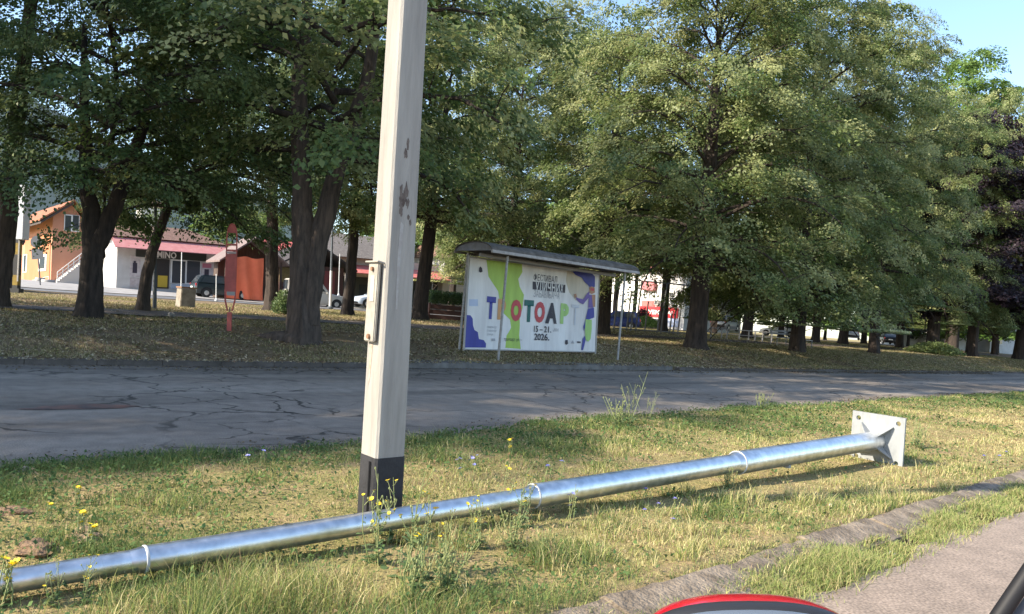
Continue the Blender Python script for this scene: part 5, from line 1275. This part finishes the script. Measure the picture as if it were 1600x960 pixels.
# ================================================================== CARS
M_TYRE = mat('tyre rubber', (.02, .02, .021), .8); M_RIM = mat('alloy rim', (.5, .5, .52), .35, metal=.7); M_CGL = mat('car glass', (.04, .05, .06), .06, spec=.9)
M_HEAD = mat('headlamp glass', (.7, .72, .75), .1, spec=.8); M_TAIL = mat('tail lamp', (.45, .02, .02), .2); M_PLATE2 = mat('plate white', (.75, .75, .73), .5)
def car(name, label, loc, rz, paint, Ln=3.9, Wd=1.68, Ht=1.46, van=False, group='parked cars'):
    ro = empty(name, frame(loc, rz), label, 'van' if van else 'car', group); ro.matrix_world = ro.matrix_basis
    hx, hw = Ln / 2, Wd / 2
    def loft(sections, nm, m, parent=ro):
        mb = MB(); k = len(sections[0][1]) 
        V = []
        for x, ring in sections: V += [(x, y, z) for y, z in ring]
        F = [(i * k + j, i * k + (j + 1) % k, (i + 1) * k + (j + 1) % k, (i + 1) * k + j) for i in range(len(sections) - 1) for j in range(k)]
        F += [tuple(range(k)), tuple(range((len(sections) - 1) * k, len(sections) * k))]
        return mb.add(V, F).build(nm, m, parent, smooth=True)
    belt = .92 if not van else 1.0
    def ring(w, zb, zt): return [(-w * .92, zb), (-w, zb + .12), (-w * 1.0, (zb + zt) / 2 + .05), (-w * .95, zt - .02), (-w * .80, zt + .015), (w * .80, zt + .015), (w * .95, zt - .02), (w * 1.0, (zb + zt) / 2 + .05), (w, zb + .12), (w * .92, zb)]
    hood = .80 if not van else .92
    loft([(-hx, ring(hw * .86, .38, belt - .12)), (-hx + .10, ring(hw * .97, .25, belt - .01)), (-hx * .45, ring(hw, .20, belt)), (hx * .28, ring(hw, .20, belt)), (hx * .42, ring(hw, .20, belt - .02)), (hx - .28, ring(hw * .95, .24, hood - .06)), (hx - .06, ring(hw * .84, .32, hood - .18)), (hx, ring(hw * .72, .38, hood - .28))], 'body', paint)
    rx0, rx1 = (-hx + .06, hx * .42); tx0, tx1 = (-hx + (.12 if van else .42), hx * .08)
    def ring2(w, w2, z0, z1): return None
    def gh(xb0, xb1, xt0, xt1, wb, wt, z0, z1, nm, m):
        return MB().hexa([(xb0, -wb, z0), (xb1, -wb, z0), (xb1, wb, z0), (xb0, wb, z0)], [(xt0, -wt, z1), (xt1, -wt, z1), (xt1, wt, z1), (xt0, wt, z1)]).build(nm, m, ro, bevel=.06)
    wb, wt = hw * .93, hw * (.78 if not van else .86)
    z0, z1 = belt - .03, Ht
    gh(rx0, rx1, tx0, tx1, wb, wt, z0, z1, 'cabin', paint)
    def side_pt(x_b, x_t, t, y): pass
    def quad_panel(nm, pts, m, off):
        mb = MB(); mb.prism(pts, off); return mb.build(nm, m, ro)
    lerp = lambda a, b, t: a + (b - a) * t
    for sg in (-1, 1):
        for u0, u1 in (((.10, .46), (.50, .90)) if not van else ((.56, .92),)):
            pts = []
            for u, t in ((u0, .16), (u1, .16), (min(u1, .86), .84), (max(u0, .12), .84)):
                x = lerp(lerp(rx0, rx1, u), lerp(tx0, tx1, u), t); y = sg * (lerp(wb, wt, t) + .004); pts.append((x, y, lerp(z0, z1, t)))
            quad_panel('side_window', pts, M_CGL, (0, sg * .012, 0))
    for nm, xb, xt, sx in (('windscreen', rx1, tx1, 1), ('rear_window', rx0, tx0, -1)):
        pts = []
        for y, t in ((-.86, .14), (.86, .14), (.84, .88), (-.84, .88)): pts.append((lerp(xb, xt, t) + sx * .006, y * lerp(wb, wt, t), lerp(z0, z1, t)))
        quad_panel(nm, pts, M_CGL, (sx * .012, 0, .008))
    for x in (-hx * .62, hx * .64):
        for sg in (-1, 1):
            y = sg * (hw - .09)
            w = MB().lathe((x, y, .30), [(.17, -.10), (.29, -.10), (.30, -.06), (.30, .06), (.29, .10), (.17, .10)], 22, 'y').build('wheel', M_TYRE, ro, smooth=True)
            MB().lathe((x, y + sg * .085, .30), [(.19, -.012), (.19, .012), (.07, .022), (.03, .022)] if sg > 0 else [(.03, -.022), (.07, -.022), (.19, -.012), (.19, .012)], 18, 'y').build('rim', M_RIM, w, smooth=True)
            a = MB(); P = [(x + .355 * math.cos(t), sg * (hw + .003), max(.2, .30 + .355 * math.sin(t))) for t in np.linspace(-.28, math.pi + .28, 18)]; a.prism(P, (0, -sg * .05, 0)); a.build('wheel_arch', M_DARK, ro)
    for sg in (-1, 1):
        MB().box((hx - .16, sg * hw * .66, hood - .20), (.16, .30, .13), Matrix.Rotation(sg * -.35, 3, 'Z')).build('headlight', M_HEAD, ro, bevel=.03)
        MB().box((-hx + .06, sg * hw * .82, belt - .16), (.10, .16, .26)).build('taillight', M_TAIL, ro, bevel=.03)
        MB().box((rx1 - .25, sg * (hw + .08), belt + .02), (.12, .18, .12)).build('door_mirror', paint, ro, bevel=.03)
    MB().box((hx - .02, 0, .34), (.12, hw * 1.5, .16)).build('bumper', M_DARK, ro, bevel=.03); MB().box((-hx + .02, 0, .42), (.12, hw * 1.6, .18)).build('bumper', M_DARK, ro, bevel=.03)
    MB().box((-hx - .045, 0, .62), (.02, .5, .11)).build('number_plate', M_PLATE2, ro)
    if not van: pass
    return ro
def paint(name, col): return mat(name, col, .25, spec=.6)
def car_at(x, y, d, rz, *a, **k):
    p = px(x, y, d); return car(a[0], a[1], p, rz, *a[2:], **k)
car_at(345, 466.5, 51, ROT - .12, 'parked_car', 'dark green hatchback parked in front of the red cloth', paint('dark green paint', (.02, .03, .035)), Ln=3.7)
car_at(490, 480, 53, ROT - .25, 'parked_van', 'beige white small van half hidden by the big forked tree', paint('beige paint', (.50, .47, .42)), Ln=4.2, Wd=1.75, Ht=1.82, van=True)
car_at(588, 482, 58, ROT + math.pi - .1, 'parked_car', 'pale blue hatchback half hidden by the concrete pole', paint('pale blue paint', (.45, .52, .60)), Ln=3.8)
car_at(962, 513, 66, ROT + 2.2, 'parked_car', 'dark blue car seen under the shelter roof end', paint('dark blue paint', (.02, .035, .12)), Ln=4.2, Ht=1.5)
car_at(1132, 517, 74, ROT + .2, 'parked_car', 'grey car behind the white railing posts', paint('grey paint', (.30, .32, .36)))
car_at(1216, 526, 84, ROT + 2.0, 'parked_car', 'small white car between railing and low branched linden', paint('white paint', (.72, .74, .78)))
car_at(1330, 531, 88, ROT + .4, 'parked_car', 'white car among the far park trunks', paint('white blue paint', (.62, .68, .78)))
car_at(1385, 538, 100, ROT + .6, 'parked_car', 'dark car in the shade behind the slim linden', paint('black paint', (.02, .02, .024)))

# ================================================================== STREET FURNITURE
def striped_post():
    p = px(25, 457, 30.5); M = frame(p, 0, TL * .8); ro = empty('striped_post', M, 'post striped black and yellow carrying a tall white box by the path', 'post'); ro.matrix_world = M
    y = mat('yellow band', (.30, .20, .02), .7, col2=(.18, .12, .02), scale=8); b = mat('black band', (.025, .025, .025), .6)
    s = 30.5 / FPX; z = lambda yy: (457 - yy) * s
    for a, c, m in ((457, 446, b), (446, 430, y), (430, 398, b), (398, 380, y), (380, 376, b), (376, 300, b)):
        MB().span((-.10, -.10, z(a)), (.10, .10, z(c) - .002)).build('band', m, ro)
    MB().span((-.2, -.16, -.3), (.2, .16, z(451))).build('foot', b, ro)
    MB().span((.08, -.30, z(375)), (.36, .12, z(290))).build('white_box', mat('white box sheet', (.55, .57, .60), .5), ro, bevel=.02)
    MB().span((.12, -.18, z(440)), (.17, -.13, z(376))).build('stay', M_WPOST, ro)
striped_post()
def round_sign():
    p = px(63, 446, 44); M = frame(p, 0, R(-9)); ro = empty('traffic_sign', M, 'round grey traffic sign with square plate below, seen from its back', 'traffic sign'); ro.matrix_world = M
    s = 44 / FPX; mg = mat('grey sign back', (.07, .075, .085), .5)
    MB().tube([(0, 0, -.3), (0, 0, 77 * s)], .035, 8).build('post', mg, ro, smooth=True)
    d = MB().lathe((0, -.05, 68 * s), [(.02, -.012), (.34, -.012), (.345, 0), (.34, .012), (.02, .012)], 28, 'y').build('sign_disc', mg, ro)
    MB().span((-.33, -.06, 41 * s), (.33, -.04, 57 * s)).build('sign_plate', mg, ro)
round_sign()
def planters():
    m = mat('pale planter concrete', (.42, .40, .38), .9, col2=(.30, .28, .26), scale=6)
    for x, y, r, lab in ((75, 449, .42, 'round pale concrete planter beside the stair foot'), (62, 446, .30, 'smaller round concrete planter at the sign post foot')):
        p = px(x, y, 50); ro = empty('planter', p, lab, 'planter', 'concrete planters'); MB().lathe((0, 0, 0), [(r * .6, -.2), (r * .7, .05), (r, .22), (r, .42), (r * .92, .5), (r * .8, .5), (r * .75, .4)], 18).build('bowl', m, ro, smooth=True)
        MB().lathe((0, 0, 0), [(r * .74, .38), (r * .7, .43), (.02, .46)], 14).build('soil', M_CLOD, ro)
planters()
def thin_pole(name, label, cat, x0, y0, x1, y1, d, r, m, m2=None, split=0):
    a = px(x0, y0, d); b = px(x1, y1, d); a.z -= .15; ro = empty(name, a, label, cat)
    t = b - a; MB().tube([(0, 0, 0), t], [r, r * .75], 10).build('shaft', m, ro, smooth=True)
    if m2: MB().tube([(0, 0, 0), t * split], [r * 1.06, r * 1.04], 10).build('painted_base', m2, ro, smooth=True)
    MB().lathe((0, 0, .1), [(r * 2.6, -.05), (r * 2.6, .04), (r * 1.2, .10)], 12).build('foot', m, ro)
    MB().lathe(tuple(t), [(r * .8, -.04), (r * .9, .03), (.01, .06)], 10).build('cap', m, ro)
    return ro
mgp = mat('dark grey pole paint', (.075, .085, .095), .6)
thin_pole('street_pole', 'slim dark grey street pole in front of the shop sign', 'pole', 242, 492, 243, 318, 24, .065, mgp)
thin_pole('street_pole', 'grey pole with white lower half beside the van bonnet', 'pole', 516, 480, 520, 340, 47, .075, mgp, mat('white post base', (.62, .61, .59), .6), .42)
thin_pole('white_post', 'thin white post standing by the awning shop', 'post', 529, 460, 531, 398, 56, .035, M_WFR)
thin_pole('white_post', 'thin white post in front of the shop display window', 'post', 283, 466, 284, 396, 46, .035, M_WFR)
thin_pole('white_post', 'short white post standing before the dark green hatchback', 'post', 338, 468, 338, 430, 44, .03, M_WFR)
def concrete_block():
    p = px(288, 495, 27); p.z = gzf(p); M = frame(p, ROT); ro = empty('concrete_block', M, 'square pale concrete block with rusty top frame on the grass', 'concrete block'); ro.matrix_world = M
    MB().box((0, 0, .30), (.52, .5, .72), taper=.96).build('body', mat('dirty concrete', (.30, .27, .22), .95, col2=(.18, .15, .12), scale=4, bump=.4), ro, bevel=.02)
    f = MB()
    for a, b in (((-.27, -.26, .665), (.27, -.22, .72)), ((-.27, .22, .665), (.27, .26, .72)), ((-.27, -.215, .665), (-.23, .215, .72)), ((.23, -.215, .665), (.27, .215, .72))): f.span(a, b)
    f.build('top_frame', M_RUST, ro)
concrete_block()
rock('stone', 268, 496, (.16, .1, .1), mat('grey stone', (.3, .28, .25), .9, col2=(.2, .18, .16), scale=8), 'grey stone left of the concrete block', 'stone', 17)
def red_stand():
    p = px(357, 549, 17.6); s = 17.6 / FPX; M = frame(p, .1, R(-2.8)); ro = empty('red_sign_stand', M, 'narrow red metal stand with arched open top on a thin stake by the path', 'sign stand'); ro.matrix_world = M
    m = mat('faded red metal', (.46, .10, .08), .7, col2=(.34, .08, .065), scale=5); z = lambda yy: (549 - yy) * s
    w = .112
    MB().tube([(0, 0, -.15), (.0, 0, z(480))], .016, 8).build('stake', mat('rusty stake', (.25, .12, .11), .8), ro)
    MB().prism([(-.05, -.02, z(520)), (.05, -.02, z(520)), (.05, -.02, z(488)), (-.05, -.02, z(488))], (0, .04, 0)).build('lower_plate', m, ro)
    for sg in (-1, 1):
        MB().tube([(sg * w, 0, z(452)), (sg * w * .95, 0, z(470)), (sg * .05, 0, z(486))], .022, 6).build('bracket', m, ro)
        MB().tube([(sg * w, 0, z(452)), (sg * w, 0, z(372)), (sg * w * .8, 0, z(358)), (sg * w * .35, 0, z(351)), (0, 0, z(350))], .018, 6).build('side_frame', m, ro)
    MB().span((-w, -.012, z(456)), (w, .012, z(397))).build('panel', m, ro)
    for yy in (393, 384): MB().span((-w, -.015, z(yy)), (w, .015, z(yy - 3))).build('crossbar', m, ro)
    MB().prism([(-w, -.012, z(364)), (w, -.012, z(364)), (w * .7, -.012, z(355)), (0, -.012, z(350)), (-w * .7, -.012, z(355))], (0, .024, 0)).build('top_plate', m, ro)
    MB().span((-w * .98, -.016, z(396.5)), (w * .98, .016, z(393.5))).build('pale_strip', mat('pale strip', (.4, .3, .27), .7), ro)
    MB().prism([(-.08, -.02, z(456)), (.12, -.02, z(456)), (.11, -.02, z(462)), (-.07, -.02, z(462))], (0, .03, 0)).build('grey_clip', mat('grey clip', (.3, .28, .26), .7), ro)
red_stand()
def planter_box():
    p = px(698, 506, 38); p.z = gzf(p); M = frame(p, ROT - .5); ro = empty('planter_box', M, 'dark brown wooden planter box holding a clipped green shrub', 'planter'); ro.matrix_world = M
    w = mat('dark brown planks', (.085, .035, .026), .8, col2=(.05, .022, .018), scale=5, stretch=(.5, .5, 8))
    for k in range(3): MB().box((0, 0, .12 + .25 * k), (1.9, .8, .22)).build('board_course', w, ro, bevel=.015)
    for x in (-.97, .97): MB().box((x, 0, .38), (.08, .86, .84)).build('corner_post', w, ro)
    g = np.random.default_rng(3); n = 3200; P = np.stack([g.uniform(-.95, .95, n), g.uniform(-.42, .42, n), .78 + .55 * g.random(n) ** .7 * (1 + .2 * np.sin(np.linspace(0, 9, n)))], 1)
    A = g.normal(0, 1, (n, 3)); A /= np.linalg.norm(A, axis=1, keepdims=True); B = np.cross(A, g.normal(0, 1, (n, 3))); B /= np.linalg.norm(B, axis=1, keepdims=True); L = .05
    V = np.stack([P - A * L, P + B * L * .6, P + A * L, P - B * L * .6], 1).reshape(-1, 3)
    np_mesh('shrub', V, np.arange(n * 4).reshape(n, 4), LEAF['maple'], {'tone': ('FLOAT', np.zeros(n * 4))}, parent=ro)
    MB().box((0, 0, .76), (1.8, .7, .02)).build('soil', M_CLOD, ro)
planter_box()
def court_fence():
    p = px(1000, 527, 44); p.z = gzf(p); ro = empty('court_fence', p, 'tall grey pipe fence frame with top rail behind the shelter', 'fence')
    mp = mat('grey pipe paint', (.20, .195, .19), .6, col2=(.13, .125, .12), scale=6)
    zt = 2.95; org = Vector(p)
    def X(x): q = px(x, 520, 44); return (q.x - org.x, (x - 1000) * .012)
    for x, hh in ((956, 2.9), (977, 2.3), (984, 1.5), (992, 2.95), (1007, 1.8), (1028, 1.3), (1034, 2.95), (1049, 1.2), (1055, 2.6), (1063, 2.95), (1100, 2.8)):
        a, b = X(x); MB().tube([(a, b, -.2), (a + .06 * hh, b, hh)], .045, 8).build('post', mp, ro, smooth=True)
    a, b = X(956), X(1100)
    for h in (2.93, .12): MB().tube([(a[0] + .06 * h, a[1], h), (b[0] + .06 * h, b[1], h)], .04, 8).build('rail', mp, ro, smooth=True)
court_fence()
def white_railing():
    mw = mat('dull white railing paint', (.33, .32, .31), .6, col2=(.2, .19, .185), scale=6)
    p = px(1150, 526, 46); p.z = gzf(p); ro = empty('white_railing', p, 'low white pipe railing with posts among the tree trunks', 'railing'); org = Vector(p)
    X = lambda x: (px(x, 520, 46).x - org.x, (x - 1150) * .010)
    for x in (1108, 1126, 1135, 1156, 1172, 1183, 1196, 1212): a, b = X(x); MB().tube([(a, b, -.15), (a, b, .62 if x != 1156 else .8)], .045, 8).build('post', mw, ro, smooth=True)
    for h in (.60, .30): a, b = X(1108), X(1212); MB().tube([(a[0], a[1], h), (b[0], b[1], h)], .028, 6).build('rail', mw, ro)
    # a pair of white pipe bench frames
    for k, (x, lab) in enumerate(((1222, 'white pipe bench near the low branched linden'), (1256, 'white pipe bench partly behind the low branched linden'))):
        q = px(x, 531, 42); q.z = gzf(q); M = frame(q, .5 + .3 * k); bo = empty('park_bench', M, lab, 'bench', 'white pipe benches'); bo.matrix_world = M
        for yy in (-.2, -.05, .1): MB().span((-.7, yy, .42), (.7, yy + .1, .46)).build('seat_slat', mw, bo)
        for zz in (.6, .75): MB().span((-.7, .24, zz), (.7, .27, zz + .1)).build('back_slat', mw, bo)
        for sx in (-.6, .6):
            MB().tube([(sx, -.2, -.1), (sx, -.2, .42)], .03, 6).build('leg', mw, bo); MB().tube([(sx, .25, -.1), (sx, .25, .9)], .03, 6).build('leg', mw, bo)
white_railing()
# shrubs
def bush(name, label, x, y, d, r, h, key, seed, cat='bush', nl=2600, leaf=.09):
    p = px(x, y, d); p.z = gzf(p); ro = empty(name, p, label, cat); g = np.random.default_rng(seed); n = nl
    th = g.uniform(0, 6.28, n); rr = r * np.sqrt(g.random(n)); lob = 1 + .3 * np.sin(th * 3 + seed)
    zz = h * (1 - (rr / r) ** 2 * .7) * g.random(n) ** .5
    P = np.stack([np.cos(th) * rr * lob, np.sin(th) * rr * lob, zz], 1) + g.normal(0, .05, (n, 3))
    A = g.normal(0, 1, (n, 3)); A /= np.linalg.norm(A, axis=1, keepdims=True); B = np.cross(A, g.normal(0, 1, (n, 3))); B /= np.linalg.norm(B, axis=1, keepdims=True); L = (leaf * g.uniform(.6, 1.2, n))[:, None]
    V = np.stack([P - A * L, P + B * L * .6, P + A * L, P - B * L * .6], 1).reshape(-1, 3)
    np_mesh('foliage', V, np.arange(n * 4).reshape(n, 4), LEAF[key], {'tone': ('FLOAT', np.repeat(g.random(n) * .3, 4))}, parent=ro)
    mb = MB(); rnd = random.Random(seed)
    for k in range(7): a = rnd.uniform(0, 6.28); mb.tube([(0, 0, -.05), (math.cos(a) * r * .3, math.sin(a) * r * .3, h * .4), (math.cos(a) * r * .6, math.sin(a) * r * .6, h * .75)], [.03, .02, .008], 5)
    mb.build('stem', M_BARK, ro)
bush('green_bush', 'green ground bush around the ivy footed linden trunk', 1462, 553, 52, 1.5, .9, 'linden', 5)
bush('yellow_green_bush', 'sunlit yellow green bush under the red sign', 1008, 507, 72, 1.6, 1.1, 'bright', 6)
bush('dark_bush', 'dark bush between stall and forked tree foot', 445, 495, 28, .5, .9, 'maple', 7, leaf=.05)
bush('dark_bush', 'dark red bush in front of the red sign', 1004, 503, 76, .9, 2.0, 'purple', 8)

# ================================================================== THE CAR THE PICTURE IS TAKEN FROM
def own_car():
    mr = bpy.data.materials.new('red car paint'); mr.use_nodes = True; b = mr.node_tree.nodes['Principled BSDF']
    b.inputs['Base Color'].default_value = (.42, .008, .02, 1); b.inputs['Roughness'].default_value = .22; b.inputs['Coat Weight'].default_value = .6
    c = px(1172, 1012, .98); M = Matrix.Translation(c) @ Matrix.Rotation(ROT, 4, 'Z')
    ro = empty('red_car', M, 'red car the view is taken from, its mirror top and dark window frame showing below', 'car'); ro.matrix_world = M
    # mirror housing: rounded shell, hollow toward the driver
    r0 = c
    U = CR.copy(); V = CU.copy(); Wv = FW.copy()
    def shell(nm, m, sx, sy, sz, off, n=36, k=16, p=2.6):
        mb = MB(); Vv = []
        for j in range(k + 1):
            ph = -math.pi / 2 + math.pi * j / k
            for i in range(n):
                th = 2 * math.pi * i / n; cx, cy = math.cos(th), math.sin(th); se = lambda q, e: math.copysign(abs(q) ** e, q)
                rr = math.cos(ph) ** .8 if math.cos(ph) > 0 else 0
                Vv.append(c + off + U * (sx * se(cx, .8) * rr) + V * (sy * se(cy, .9) * rr) + Wv * (sz * math.sin(ph)))
        F = [(j * n + i, j * n + (i + 1) % n, (j + 1) * n + (i + 1) % n, (j + 1) * n + i) for j in range(k) for i in range(n)]
        return mb.add(Vv, F).build(nm, m, ro, world=True, smooth=True)
    TC = (Vector((0, 0, CH)) - c).normalized()
    shell('mirror_housing', mr, .142, .062, .075, Vector((0, 0, 0)))
    shell('mirror_rim', mat('black mirror rim', (.02, .02, .022), .45), .132, .0475, .028, TC * .070 + V * .007)
    shell('mirror_glass', mat('mirror glass', (.22, .25, .28), .15, metal=.6), .118, .038, .012, TC * .094 + V * .006)
    MB().tube([c + U * .10 - V * .03, c + U * .22 - V * .06 - Wv * .05, c + U * .33 - V * .08 - Wv * .06], [.035, .03, .03], 12).build('mirror_arm', M_DARK, ro, world=True, smooth=True)
    # window frame strip rising to the right and quarter glass behind it
    d0 = .93
    a, bb = px(1519, 1025, d0), px(1719, 740, d0)
    MB().tube([a, a.lerp(bb, .5) + CU * .004, bb], .0095, 12).build('window_seal', M_DARK, ro, world=True, smooth=True)
    e, f = px(1553, 1025, d0 + .01), px(1753, 740, d0 + .01)
    MB().tube([e, f], .009, 10).build('window_frame', mat('grey trim', (.12, .12, .13), .4), ro, world=True, smooth=True)
    q = [px(1560, 1020, d0 + .015), px(1760, 740, d0 + .015), px(1800, 740, d0 + .015), px(1800, 1020, d0 + .015)]
    MB().prism(q, FW * .006).build('quarter_glass', mat('tinted quarter glass', (.05, .065, .08), .25, spec=.25), ro, world=True)
    MB().tube([px(1500, 1025, d0), px(1560, 1200, d0), px(1800, 1200, d0 + .015)], .02, 10).build('frame_corner', M_DARK, ro, world=True, smooth=True)
    MB().prism([px(1550, 1024, d0 + .012), px(1800, 1024, d0 + .012), px(1800, 1200, d0 + .012), px(1590, 1200, d0 + .012)], FW * .01).build('corner_panel', mr, ro, world=True)
    # door and bonnet flank below the picture
    dn = lambda s, n, z: sn(s, n, z)
    MB().hexa([dn(-.9, .22, .30), dn(1.5, .22, .30), dn(1.5, .30, .30), dn(-.9, .30, .30)], [dn(-.9, .16, .93), dn(1.5, .16, .90), dn(1.5, .24, .90), dn(-.9, .24, .93)]).build('door', mr, ro, world=True, bevel=.02)
own_car()
